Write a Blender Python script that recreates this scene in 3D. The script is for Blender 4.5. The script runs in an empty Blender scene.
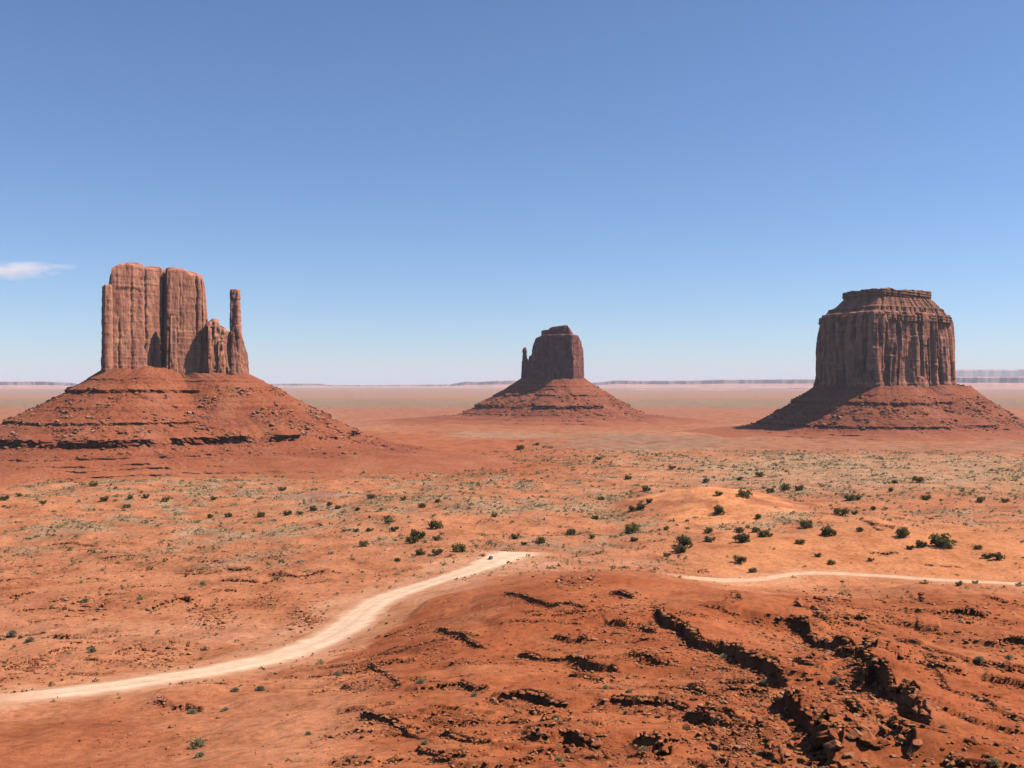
import bpy, math, random
import numpy as np
from mathutils import Vector

# ------------------------------------------------------------------ camera, sky, sun, exposure
random.seed(7)
rng = np.random.default_rng(7)
scene = bpy.context.scene
COL = scene.collection
F = 1024.0                       # focal length in pixels of the 1024x768 frame
HY = 384.0                       # image row of the horizon (camera is level)

cam_d = bpy.data.cameras.new("camera")
cam = bpy.data.objects.new("camera", cam_d)
COL.objects.link(cam)
cam.location = (0, 0, 0)
cam.rotation_euler = (math.radians(90), 0, 0)
cam_d.sensor_width = 36.0
cam_d.lens = 36.0
cam_d.clip_start = 0.5
cam_d.clip_end = 300000
scene.camera = cam

SUN_AZ = math.radians(87)        # clockwise from the view direction (+Y) towards +X
SUN_EL = math.radians(51)
world = bpy.data.worlds.new("World")
scene.world = world
world.use_nodes = True
wn = world.node_tree
wn.nodes.clear()
sky = wn.nodes.new("ShaderNodeTexSky")
sky.sky_type = 'NISHITA'
sky.sun_disc = False
sky.sun_elevation = SUN_EL
sky.sun_rotation = SUN_AZ
sky.altitude = 1700
sky.air_density = 1.0
sky.dust_density = 0.8
sky.ozone_density = 8.0
bg = wn.nodes.new("ShaderNodeBackground")
bg.inputs['Strength'].default_value = 0.113
wo = wn.nodes.new("ShaderNodeOutputWorld")
wn.links.new(sky.outputs[0], bg.inputs[0])
wn.links.new(bg.outputs[0], wo.inputs[0])

sd = bpy.data.lights.new("sun", 'SUN')
sd.energy = 5.0
sd.angle = math.radians(0.5)
sd.color = (1.0, 0.95, 0.88)
sun = bpy.data.objects.new("sun", sd)
COL.objects.link(sun)
sdir = Vector((math.sin(SUN_AZ) * math.cos(SUN_EL), math.cos(SUN_AZ) * math.cos(SUN_EL), math.sin(SUN_EL)))
sun.rotation_euler = sdir.to_track_quat('Z', 'Y').to_euler()
sun.location = (0, 0, 900)

scene.view_settings.view_transform = 'Standard'
scene.view_settings.look = 'None'
scene.view_settings.exposure = 0.25
scene.view_settings.gamma = 1.0
scene.view_settings.use_curve_mapping = False
scene.render.engine = 'CYCLES'
scene.cycles.use_denoising = True
scene.cycles.denoising_input_passes = 'RGB_ALBEDO_NORMAL'
scene.cycles.denoising_prefilter = 'ACCURATE'
scene.cycles.max_bounces = 5
scene.cycles.diffuse_bounces = 0
scene.cycles.glossy_bounces = 1
scene.cycles.transparent_max_bounces = 6
scene.cycles.volume_bounces = 3

# ------------------------------------------------------------------ noise in numpy
def _hash(ix, iy, iz, seed):
    M = np.uint32
    h = ix.astype(np.int64).astype(M) * M(0x8da6b343) ^ iy.astype(np.int64).astype(M) * M(0xd8163841)
    if iz is not None:
        h = h ^ iz.astype(np.int64).astype(M) * M(0xcb1ab31f)
    h = h ^ M((seed * 0x9E3779B1) & 0xffffffff)
    h ^= h >> M(15); h *= M(0x2c1b3c6d); h ^= h >> M(12); h *= M(0x297a2d39); h ^= h >> M(15)
    return h

_a = np.arange(256) * 2 * np.pi / 256
G2 = np.stack([np.cos(_a), np.sin(_a)], 1)
_g = np.random.default_rng(3).normal(size=(256, 3))
G3 = _g / np.linalg.norm(_g, axis=1, keepdims=True)

def noise2(x, y, seed=0):
    x = np.asarray(x, float); y = np.asarray(y, float)
    ix = np.floor(x); iy = np.floor(y); fx = x - ix; fy = y - iy
    u = fx * fx * fx * (fx * (fx * 6 - 15) + 10); v = fy * fy * fy * (fy * (fy * 6 - 15) + 10)
    def c(dx, dy):
        g = G2[(_hash(ix + dx, iy + dy, None, seed) & np.uint32(255))]
        return g[..., 0] * (fx - dx) + g[..., 1] * (fy - dy)
    a = c(0, 0); b = c(1, 0); d = c(0, 1); e = c(1, 1)
    return ((a + (b - a) * u) * (1 - v) + (d + (e - d) * u) * v) * 1.5

def noise3(x, y, z, seed=0):
    x, y, z = np.broadcast_arrays(np.asarray(x, float), np.asarray(y, float), np.asarray(z, float))
    ix = np.floor(x); iy = np.floor(y); iz = np.floor(z)
    fx = x - ix; fy = y - iy; fz = z - iz
    s = lambda t: t * t * t * (t * (t * 6 - 15) + 10)
    u, v, w = s(fx), s(fy), s(fz)
    def c(a, b, d):
        g = G3[(_hash(ix + a, iy + b, iz + d, seed) & np.uint32(255))]
        return g[..., 0] * (fx - a) + g[..., 1] * (fy - b) + g[..., 2] * (fz - d)
    def pl(d):
        a = c(0, 0, d); b = c(1, 0, d); e = c(0, 1, d); f = c(1, 1, d)
        a = a + (b - a) * u; e = e + (f - e) * u
        return a + (e - a) * v
    p = pl(0); q = pl(1)
    return (p + (q - p) * w) * 1.5

def fbm2(x, y, octv=4, seed=0, gain=.5):
    s = 0; a = 1; f = 1
    for i in range(octv):
        s = s + a * noise2(x * f, y * f, seed + i); a *= gain; f *= 2.03
    return s

def fbm3(x, y, z, octv=4, seed=0, gain=.5):
    s = 0; a = 1; f = 1
    for i in range(octv):
        s = s + a * noise3(x * f, y * f, z * f, seed + i); a *= gain; f *= 2.03
    return s

def cell(ix, iy, seed=0):
    return (_hash(np.floor(ix), np.floor(iy), None, seed) & np.uint32(0xffff)).astype(float) / 65535.0

def sstep(a, b, x):
    t = np.clip((x - a) / (b - a), 0, 1)
    return t * t * (3 - 2 * t)

def gblur(a, s, axis):
    r = int(s * 3) + 1
    k = np.exp(-0.5 * (np.arange(-r, r + 1) / s) ** 2); k /= k.sum()
    p = [(0, 0)] * a.ndim; p[axis] = (r, r)
    ap = np.pad(a, p, mode='edge')
    return np.apply_along_axis(lambda v: np.convolve(v, k, 'valid'), axis, ap)

def lin(r, g, b):
    f = lambda c: c / 12.92 if c <= .04045 else ((c + .055) / 1.055) ** 2.4
    return np.array([f(r / 255), f(g / 255), f(b / 255)])

# ------------------------------------------------------------------ object helpers
def mesh_np(name, verts, quads=None, tris=None, smooth=True, cols=None):
    me = bpy.data.meshes.new(name)
    verts = np.ascontiguousarray(verts, dtype=np.float32)
    me.vertices.add(len(verts)); me.vertices.foreach_set('co', verts.ravel())
    li = []; tot = []
    if quads is not None and len(quads):
        li.append(np.asarray(quads, np.int32).ravel()); tot.append(np.full(len(quads), 4, np.int32))
    if tris is not None and len(tris):
        li.append(np.asarray(tris, np.int32).ravel()); tot.append(np.full(len(tris), 3, np.int32))
    li = np.concatenate(li); tot = np.concatenate(tot)
    me.loops.add(len(li)); me.loops.foreach_set('vertex_index', li)
    st = np.concatenate([[0], np.cumsum(tot)[:-1]]).astype(np.int32)
    me.polygons.add(len(tot)); me.polygons.foreach_set('loop_start', st); me.polygons.foreach_set('loop_total', tot)
    me.polygons.foreach_set('use_smooth', np.full(len(tot), smooth, dtype=bool))
    if cols is not None:
        a = me.attributes.new('albedo', 'FLOAT_COLOR', 'POINT')
        c4 = np.ones((len(verts), 4), np.float32); c4[:, :3] = cols
        a.data.foreach_set('color', c4.ravel())
    me.update(); me.validate()
    return me

def link(name, me, mat=None, parent=None):
    o = bpy.data.objects.new(name, me)
    COL.objects.link(o)
    if mat is not None and me is not None and not len(me.materials):
        me.materials.append(mat)
    if parent: o.parent = parent
    return o

def tag(o, label=None, cat=None, group=None, kind=None):
    if label: o['label'] = label
    if cat: o['category'] = cat
    if group: o['group'] = group
    if kind: o['kind'] = kind
    return o

def empty(name, loc, rz=0):
    o = bpy.data.objects.new(name, None); COL.objects.link(o)
    o.location = loc; o.rotation_euler = (0, 0, rz); o.empty_display_size = 1
    return o

def grid_quads(nr, nc, wrap=False):
    r = np.arange(nr - 1)[:, None]; c = np.arange(nc if wrap else nc - 1)[None, :]
    c1 = (c + 1) % nc
    return np.stack([r * nc + c, r * nc + c1, (r + 1) * nc + c1, (r + 1) * nc + c], -1).reshape(-1, 4)

# ------------------------------------------------------------------ materials
def new_mat(name):
    m = bpy.data.materials.new(name); m.use_nodes = True
    nt = m.node_tree; b = nt.nodes['Principled BSDF']
    b.inputs['Roughness'].default_value = .95
    b.inputs['Specular IOR Level'].default_value = .08
    return m, nt, b

def N(nt, t, **kw):
    n = nt.nodes.new(t)
    for k, v in kw.items():
        if k in n.inputs: n.inputs[k].default_value = v
        else: setattr(n, k, v)
    return n

def noise_node(nt, vec, scale, detail=4, rough=.6):
    n = N(nt, 'ShaderNodeTexNoise'); n.inputs['Scale'].default_value = scale
    n.inputs['Detail'].default_value = detail; n.inputs['Roughness'].default_value = rough
    nt.links.new(vec, n.inputs['Vector']); return n.outputs['Fac']

def ramp(nt, fac, stops):
    r = N(nt, 'ShaderNodeValToRGB'); e = r.color_ramp.elements
    while len(e) < len(stops): e.new(.5)
    for i, (p, c) in enumerate(stops):
        e[i].position = p; e[i].color = (*c, 1) if len(c) == 3 else c
    nt.links.new(fac, r.inputs[0]); return r.outputs[0]

def mixc(nt, a, b, fac, mode='MIX'):
    m = N(nt, 'ShaderNodeMix', data_type='RGBA', blend_type=mode)
    for s, v in ((6, a), (7, b), (0, fac)):
        if hasattr(v, 'is_output'): nt.links.new(v, m.inputs[s])
        else: m.inputs[s].default_value = v if s == 0 else (*v, 1)
    return m.outputs[2]

def grey(v): return (v, v, v)

def ground_mat():
    m, nt, b = new_mat('desert_ground')
    at = N(nt, 'ShaderNodeAttribute', attribute_name='albedo')
    tc = N(nt, 'ShaderNodeTexCoord').outputs['Object']
    c = at.outputs['Color']
    n1 = noise_node(nt, tc, .035, 5, .62); n2 = noise_node(nt, tc, .4, 5, .65); n3 = noise_node(nt, tc, 2.6, 3, .6)
    c = mixc(nt, c, ramp(nt, n1, [(.3, (.70, .62, .56)), (.5, (1, 1, 1)), (.72, (1.16, 1.22, 1.3))]), 1.0, 'MULTIPLY')
    c = mixc(nt, c, ramp(nt, n2, [(.3, (.66, .60, .56)), (.5, (1, 1, 1)), (.72, (1.2, 1.22, 1.25))]), 1.0, 'MULTIPLY')
    c = mixc(nt, c, ramp(nt, n3, [(.3, (.72, .68, .65)), (.5, (1, 1, 1)), (.75, (1.18, 1.18, 1.18))]), 1.0, 'MULTIPLY')
    nt.links.new(c, b.inputs['Base Color'])
    bp = N(nt, 'ShaderNodeBump'); bp.inputs['Strength'].default_value = .55; bp.inputs['Distance'].default_value = .5
    nt.links.new(n2, bp.inputs['Height'])
    bp2 = N(nt, 'ShaderNodeBump'); bp2.inputs['Strength'].default_value = .5; bp2.inputs['Distance'].default_value = .12
    nt.links.new(n3, bp2.inputs['Height']); nt.links.new(bp.outputs[0], bp2.inputs['Normal'])
    nt.links.new(bp2.outputs[0], b.inputs['Normal'])
    return m

def cliff_mat(name, base, dark, light, streak=.8):
    """bare sandstone: vertical desert-varnish streaks, faint bedding, pale spalls"""
    m, nt, b = new_mat(name)
    tc = N(nt, 'ShaderNodeTexCoord').outputs['Object']
    mp = N(nt, 'ShaderNodeMapping'); mp.inputs['Scale'].default_value = (1, 1, .16); nt.links.new(tc, mp.inputs[0])
    s1 = noise_node(nt, mp.outputs[0], .075, 5, .62)
    s2 = noise_node(nt, mp.outputs[0], .4, 4, .6)
    mb = N(nt, 'ShaderNodeMapping'); mb.inputs['Scale'].default_value = (.03, .03, 1); nt.links.new(tc, mb.inputs[0])
    bed = noise_node(nt, mb.outputs[0], .35, 4, .6)
    sp = noise_node(nt, tc, .045, 4, .6)
    fine = noise_node(nt, tc, .5, 5, .65)
    c = mixc(nt, base, dark, ramp(nt, s1, [(.42, grey(0)), (.62, grey(streak))]))
    c = mixc(nt, c, light, ramp(nt, sp, [(.52, grey(0)), (.68, grey(.65))]))
    c = mixc(nt, c, ramp(nt, s2, [(.3, grey(.84)), (.55, grey(1)), (.75, grey(1.08))]), 1.0, 'MULTIPLY')
    c = mixc(nt, c, ramp(nt, bed, [(.35, grey(.82)), (.5, grey(1)), (.7, grey(1.08))]), 1.0, 'MULTIPLY')
    c = mixc(nt, c, ramp(nt, fine, [(.3, grey(.8)), (.55, grey(1)), (.75, grey(1.12))]), 1.0, 'MULTIPLY')
    nt.links.new(c, b.inputs['Base Color'])
    bp = N(nt, 'ShaderNodeBump'); bp.inputs['Strength'].default_value = .7; bp.inputs['Distance'].default_value = 1.6
    nt.links.new(s2, bp.inputs['Height'])
    bp2 = N(nt, 'ShaderNodeBump'); bp2.inputs['Strength'].default_value = .6; bp2.inputs['Distance'].default_value = 1.2
    nt.links.new(fine, bp2.inputs['Height']); nt.links.new(bp.outputs[0], bp2.inputs['Normal'])
    nt.links.new(bp2.outputs[0], b.inputs['Normal'])
    return m

def talus_mat(name, base, dark, pale, foot=(.38, .120, .052)):
    """scree: horizontal strata colours, pale block speckle, greenish dust"""
    m, nt, b = new_mat(name)
    tc = N(nt, 'ShaderNodeTexCoord').outputs['Object']
    mb = N(nt, 'ShaderNodeMapping'); mb.inputs['Scale'].default_value = (.012, .012, 1); nt.links.new(tc, mb.inputs[0])
    bed = noise_node(nt, mb.outputs[0], .16, 5, .65)
    sp = noise_node(nt, tc, .28, 5, .7); big = noise_node(nt, tc, .018, 4, .6); fine = noise_node(nt, tc, .9, 3, .6)
    c = mixc(nt, base, dark, ramp(nt, bed, [(.42, grey(0)), (.6, grey(.85))]))
    sz = N(nt, 'ShaderNodeSeparateXYZ'); nt.links.new(tc, sz.inputs[0])
    ad = N(nt, 'ShaderNodeMath', operation='MULTIPLY_ADD'); nt.links.new(big, ad.inputs[0]); ad.inputs[1].default_value = -30.0; nt.links.new(sz.outputs['Z'], ad.inputs[2])
    mr = N(nt, 'ShaderNodeMapRange'); nt.links.new(ad.outputs[0], mr.inputs[0]); mr.inputs[1].default_value = 4.0; mr.inputs[2].default_value = -14.0
    c = mixc(nt, c, foot, mr.outputs[0])
    c = mixc(nt, c, pale, ramp(nt, big, [(.48, grey(0)), (.66, grey(.4))]))
    c = mixc(nt, c, pale, ramp(nt, sp, [(.57, grey(0)), (.66, grey(.9))]))
    c = mixc(nt, c, ramp(nt, sp, [(.32, grey(.45)), (.47, grey(1))]), 1.0, 'MULTIPLY')
    c = mixc(nt, c, ramp(nt, fine, [(.3, grey(.82)), (.55, grey(1)), (.75, grey(1.12))]), 1.0, 'MULTIPLY')
    nt.links.new(c, b.inputs['Base Color'])
    bp = N(nt, 'ShaderNodeBump'); bp.inputs['Strength'].default_value = .6; bp.inputs['Distance'].default_value = 1.8
    nt.links.new(sp, bp.inputs['Height']); nt.links.new(bp.outputs[0], b.inputs['Normal'])
    return m

def rock_mat():
    m, nt, b = new_mat('boulder_rock')
    tc = N(nt, 'ShaderNodeTexCoord').outputs['Object']
    oi = N(nt, 'ShaderNodeObjectInfo').outputs['Random']
    n = noise_node(nt, tc, 2.2, 5, .65)
    c = ramp(nt, oi, [(0, (.27, .075, .028)), (.5, (.34, .10, .038)), (.85, (.39, .13, .052)), (1, (.44, .18, .085))])
    c = mixc(nt, c, ramp(nt, n, [(.3, grey(.6)), (.5, grey(1)), (.72, grey(1.2))]), 1.0, 'MULTIPLY')
    nt.links.new(c, b.inputs['Base Color'])
    bp = N(nt, 'ShaderNodeBump'); bp.inputs['Strength'].default_value = .5; bp.inputs['Distance'].default_value = .15
    nt.links.new(n, bp.inputs['Height']); nt.links.new(bp.outputs[0], b.inputs['Normal'])
    return m

def attr_mat(name, rough=.95):
    m, nt, b = new_mat(name)
    at = N(nt, 'ShaderNodeAttribute', attribute_name='albedo')
    tc = N(nt, 'ShaderNodeTexCoord').outputs['Object']
    n = noise_node(nt, tc, 1.7, 3, .6)
    c = mixc(nt, at.outputs['Color'], ramp(nt, n, [(.3, grey(.75)), (.55, grey(1)), (.75, grey(1.15))]), 1.0, 'MULTIPLY')
    nt.links.new(c, b.inputs['Base Color']); b.inputs['Roughness'].default_value = rough
    return m

def leaf_mat(name, stops):
    m, nt, b = new_mat(name)
    tc = N(nt, 'ShaderNodeTexCoord').outputs['Object']
    oi = N(nt, 'ShaderNodeObjectInfo').outputs['Random']
    n = noise_node(nt, tc, 1.3, 3, .6)
    c = ramp(nt, n, stops)
    c = mixc(nt, c, ramp(nt, oi, [(0, (.75, .78, .8)), (1, (1.35, 1.2, 1.0))]), 1.0, 'MULTIPLY')
    nt.links.new(c, b.inputs['Base Color'])
    tr = N(nt, 'ShaderNodeBsdfTranslucent'); nt.links.new(c, tr.inputs[0])
    mx = N(nt, 'ShaderNodeMixShader'); mx.inputs[0].default_value = .38
    nt.links.new(b.outputs[0], mx.inputs[1]); nt.links.new(tr.outputs[0], mx.inputs[2])
    nt.links.new(mx.outputs[0], nt.nodes['Material Output'].inputs[0])
    return m

def plain_mat(name, col, rough=.5, metal=0, spec=.4):
    m, nt, b = new_mat(name)
    tc = N(nt, 'ShaderNodeTexCoord').outputs['Object']
    n = noise_node(nt, tc, 3, 3, .6)
    c = mixc(nt, col, ramp(nt, n, [(.3, grey(.88)), (.7, grey(1.06))]), 1.0, 'MULTIPLY')
    nt.links.new(c, b.inputs['Base Color'])
    b.inputs['Roughness'].default_value = rough; b.inputs['Metallic'].default_value = metal
    b.inputs['Specular IOR Level'].default_value = spec
    return m

M_GROUND = ground_mat()
M_ROCK = rock_mat()
M_WEST = cliff_mat('mitten_sandstone', (.60, .235, .135), (.28, .10, .07), (.66, .30, .16), .75)
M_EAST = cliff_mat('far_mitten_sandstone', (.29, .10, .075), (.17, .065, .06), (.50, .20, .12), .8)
M_MERR = cliff_mat('varnished_sandstone', (.56, .21, .12), (.13, .053, .045), (.72, .32, .18), .95)
M_CAP = cliff_mat('cap_sandstone', (.36, .15, .088), (.20, .08, .055), (.44, .21, .125), .75)
M_TALUS = talus_mat('talus_scree', (.34, .096, .042), (.24, .062, .03), (.44, .175, .09))
M_TALUS_D = talus_mat('dark_talus_scree', (.31, .09, .044), (.22, .06, .033), (.40, .155, .085))

# ------------------------------------------------------------------ terrain: base heights
# per image column: (forward distance, drop below the camera)
CTRL = {
    0:    [(60, 24), (120, 46), (176, 66), (258, 80.5), (350, 97), (450, 106), (560, 110), (1200, 110)],
    170:  [(60, 24), (120, 45), (176, 65), (258, 79), (300, 86), (350, 95), (450, 106), (560, 110), (1200, 110)],
    340:  [(60, 23), (110, 42), (140, 52.5), (250, 74), (330, 90), (420, 101.5), (540, 109), (700, 108), (820, 106), (960, 110), (1200, 110)],
    420:  [(60, 23), (100, 38), (132, 49), (225, 67), (305, 78), (350, 83), (400, 91), (480, 101), (560, 109), (700, 108), (820, 105), (960, 110), (1200, 110)],
    510:  [(60, 22), (100, 38), (125, 47), (200, 61.7), (280, 70.5), (350, 72), (450, 85), (520, 95), (600, 104), (667, 109), (740, 109), (840, 105), (960, 110), (1200, 110)],
    640:  [(60, 22), (90, 34), (115, 43), (180, 58), (250, 66), (320, 69), (380, 68.3), (450, 84), (560, 102), (640, 108), (800, 109), (1200, 110)],
    760:  [(60, 22), (90, 34), (105, 39.4), (170, 55.8), (240, 64.7), (300, 70.6), (360, 73), (420, 88), (480, 103), (560, 110), (610, 109.5), (690, 103), (790, 107), (900, 110), (1200, 110)],
    900:  [(60, 22), (100, 37.5), (160, 51.7), (230, 62), (290, 68.8), (350, 72), (420, 90), (480, 105), (560, 110), (610, 109.5), (690, 103.5), (790, 107), (900, 110), (1200, 110)],
    1024: [(60, 22), (95, 35.6), (160, 52), (230, 63), (290, 69.7), (350, 75), (450, 97), (540, 108.5), (620, 109.5), (700, 105), (800, 108), (900, 110), (1200, 110)],
}
LG = np.linspace(math.log(60), math.log(1200), 260)
cpx = np.array(sorted(CTRL))
tab0 = np.array([np.interp(LG, [math.log(a) for a, _ in CTRL[p]], [b for _, b in CTRL[p]]) for p in cpx])
PXG = np.arange(-160, 1185, 8)
tab = np.stack([np.interp(PXG, cpx, tab0[:, j]) for j in range(len(LG))], 1)
tab = gblur(gblur(tab, 4.0, 1), 5.0, 0)

def base_drop(px, Y):
    lg = np.log(np.clip(Y, 60, 1199.9))
    a = np.clip((px - PXG[0]) / 8.0, 0, len(PXG) - 1.001); b = (lg - LG[0]) / (LG[1] - LG[0])
    b = np.clip(b, 0, len(LG) - 1.001)
    ia = a.astype(int); ib = b.astype(int); fa = a - ia; fb = b - ib
    h = (tab[ia, ib] * (1 - fa) * (1 - fb) + tab[ia + 1, ib] * fa * (1 - fb) + tab[ia, ib + 1] * (1 - fa) * fb + tab[ia + 1, ib + 1] * fa * fb)
    near = np.interp(Y, [0, 3, 7, 20, 60], [1.7, 1.75, 4.5, 13, 22])
    return np.where(Y < 60, near + (h - 22) * sstep(20, 60, Y), h)

ROWS = []
y = 1.0
while y < 88: ROWS.append(y); y *= 1.12
y = 88
while y < 3200:
    ROWS.append(y); y += max(.32, y * .0026)
while y < 95000:
    ROWS.append(y); y *= 1.012
ROWS = np.array(ROWS)
fine = np.arange(-560, 560.1, 1.0)
side = np.array([590, 630, 680, 740, 820, 930, 1080, 1300, 1600, 2000, 2600, 3400])
TCOL = np.concatenate([-side[::-1], fine, side]) / F
NR, NC = len(ROWS), len(TCOL)
Yg = np.repeat(ROWS[:, None], NC, 1)
Xg = ROWS[:, None] * TCOL[None, :]
PXg = 512 + TCOL[None, :] * F + 0 * Yg
Zg = -base_drop(PXg, Yg)
Zbase = Zg.copy()

def rowidx(Y): return np.interp(Y, ROWS, np.arange(NR))
def colidx(t): return np.interp(t, TCOL, np.arange(NC))
def ground(X, Y, Z=None):
    Z = Zg if Z is None else Z
    X = np.asarray(X, float); Y = np.asarray(Y, float)
    a = np.clip(rowidx(Y), 0, NR - 1.001); b = np.clip(colidx(X / Y), 0, NC - 1.001)
    ia = a.astype(int); ib = b.astype(int); fa = a - ia; fb = b - ib
    return Z[ia, ib] * (1 - fa) * (1 - fb) + Z[ia + 1, ib] * fa * (1 - fb) + Z[ia, ib + 1] * (1 - fa) * fb + Z[ia + 1, ib + 1] * fa * fb

def hit(px, py, Z=None):
    """the ground point seen at a pixel of the photograph"""
    Z = Zg if Z is None else Z
    t = (px - 512) / F
    j = int(np.clip(round(float(colidx(t))), 0, NC - 1))
    yy = HY - Z[:, j] / ROWS * F
    k0 = int(np.searchsorted(ROWS, 84))
    below = np.where(yy[k0:] <= py)[0]
    k = k0 + (below[0] if len(below) else NR - k0 - 1)
    Y = ROWS[k]
    if k > k0 and yy[k - 1] > py:
        f = (yy[k - 1] - py) / max(1e-6, yy[k - 1] - yy[k]); Y = ROWS[k - 1] + f * (ROWS[k] - ROWS[k - 1])
    return np.array([Y * t, Y])

# roads as left and right edges in the picture
ROAD_A = ([(-40, 696), (0, 692), (100, 682), (200, 666), (265, 651), (305, 636), (340, 611), (365, 596), (391, 588), (429, 578), (462, 566), (481, 552.5), (502, 549), (536, 550.8), (549, 552.4)],
          [(-40, 712), (0, 706), (100, 697), (200, 681), (270, 668), (315, 656), (360, 636), (379, 624), (391, 607), (410, 597), (440, 585), (482, 575), (516, 565), (538, 555), (549, 554.2)])
ROAD_B = ([(672, 574), (695, 576), (720, 577.6), (750, 577.2), (772, 574.5), (792, 571), (830, 571), (900, 575), (960, 579), (1030, 582.5), (1100, 586)],
          [(672, 578), (695, 580), (720, 582.6), (750, 582.2), (772, 580), (796, 575.5), (830, 575), (900, 578.6), (960, 582.4), (1030, 586), (1100, 590)])
def road_lines(R, n=120):
    out = []
    for e in R:
        p = np.array([hit(a, b, Zbase) for a, b in e])
        s = np.concatenate([[0], np.cumsum(np.linalg.norm(np.diff(p, axis=0), axis=1))]); s /= s[-1]
        u = np.linspace(0, 1, n)
        q = np.stack([np.interp(u, s, p[:, 0]), np.interp(u, s, p[:, 1])], 1)
        q = np.stack([gblur(q[:, 0], 2.0, 0), gblur(q[:, 1], 2.0, 0)], 1)
        out.append(q)
    return out
RA = road_lines(ROAD_A); RB = road_lines(ROAD_B, 160)

def seg_dist(X, Y, pts, signed=False):
    """distance to a polyline, arc position of the nearest point, sign (+ on the left)"""
    best = np.full(X.shape, 1e9); arc = np.zeros(X.shape); sg = np.ones(X.shape); s0 = 0
    for a, b in zip(pts[:-1], pts[1:]):
        d = b - a; L = np.hypot(*d)
        if L < 1e-6: continue
        u = d / L
        t = np.clip((X - a[0]) * u[0] + (Y - a[1]) * u[1], 0, L)
        ex = X - a[0] - t * u[0]; ey = Y - a[1] - t * u[1]
        dd = np.hypot(ex, ey); m = dd < best
        best = np.where(m, dd, best); arc = np.where(m, s0 + t, arc)
        sg = np.where(m, np.where(u[0] * (Y - a[1]) - u[1] * (X - a[0]) >= 0, 1, -1), sg)
        s0 += L
    return best, arc, sg, s0

k1 = int(np.searchsorted(ROWS, 1300))
cmask = np.ones((NR, NC)) * 0
roadd = np.full((NR, NC), 1e3)
for R in (RA, RB):
    mid = (R[0] + R[1]) / 2; hw = np.linalg.norm(R[0] - R[1], axis=1) / 2
    d, arc, sg, L = seg_dist(Xg[:k1:1], Yg[:k1], mid[::4])
    w = np.interp(arc / L, np.linspace(0, 1, len(hw)), hw)
    roadd[:k1] = np.minimum(roadd[:k1], d - w)
calm = sstep(0, 10, roadd)                        # 0 on the road, 1 away from it

# ---- relief
LOD = np.clip(Yg, 80, None)
def octave(wl, seed, oc=1):
    return noise2(Xg / wl, Yg / wl, seed) if oc == 1 else fbm2(Xg / wl, Yg / wl, oc, seed)
mid_f = sstep(420, 620, Yg)                       # the open plain
fg = 1 - mid_f
und = 2.8 * octave(170, 11) + 2.3 * octave(75, 12) + 1.2 * octave(31, 13) - 1.6 * (1 - sstep(0, .3, np.abs(octave(95, 24)))) * (1 - sstep(1500, 2500, Yg))
Zg += mid_f * und * sstep(420, 900, Yg) * (1 - .6 * sstep(4000, 12000, Yg)) * (.25 + .75 * calm)
Zg += mid_f * calm * (.5 * octave(11, 14) + .28 * octave(4.7, 15)) * (1 - sstep(2500, 3500, Yg))
Zg += mid_f * calm * np.maximum(0, octave(23, 16) - .15) * 1.6 * (1 - sstep(1500, 2500, Yg))
left_f = sstep(470, 250, PXg) * fg
g1 = np.abs(noise2((Xg + .5 * Yg) / 34, (Yg - .5 * Xg) / 60, 21)); g2 = np.abs(octave(15, 22))
Zg += fg * calm * (1.3 * octave(55, 17) - .8 * (1 - sstep(0, .35, g1)) * sstep(90, 140, Yg) - .22 * (1 - sstep(0, .3, g2))
                   + .22 * octave(12, 18) + .13 * octave(5, 19) + .09 * octave(2.2, 20) + .05 * octave(1.1, 23))
# named mounds: pixel, pixel row, lateral radius, depth radius, height
def mound(px, py, rx, ry, h, rot=0, sharp=1.0):
    c = hit(px, py, Zbase); dx = Xg - c[0]; dy = Yg - c[1]
    ca, sa = math.cos(rot), math.sin(rot)
    u = (dx * ca + dy * sa) / rx; v = (-dx * sa + dy * ca) / ry
    q = np.sqrt(u * u + v * v)
    return h * np.exp(-(q ** (2 * sharp)))
Zg += mound(708, 506, 62, 72, 17, .12, 1.15)           # orange dune
Zg += mound(800, 520, 70, 45, 5, -.2)
Zg += mound(640, 575, 20, 16, 2.5)               # dome at the head of the foreground hill
Zg += mound(182, 694, 14, 9, 2.2, 0, 1.0) * sstep(-1, 5, roadd)
Zg += mound(396, 603, 7, 9, 3.0, 0, 1.5) * sstep(-1, 3, roadd)
Zg += mound(440, 605, 22, 26, 4)* sstep(-1, 8, roadd)
Zg += mound(925, 594, 19, 17, 5.5, 0, 1.2)
Zg += mound(995, 606, 22, 15, 3)
Zg += mound(890, 630, 26, 22, -6)
Zg += mound(960, 640, 26, 16, -5)
Zg += mound(960, 668, 26, 24, 4)
Zg += mound(730, 610, 30, 24, 2.5)
Zg += mound(545, 640, 24, 18, -3)
Zg += mound(425, 500, 90, 60, 4)
Zg += mound(240, 590, 26, 20, 2.5)
Zg += mound(100, 600, 40, 24, 2.0)

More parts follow.
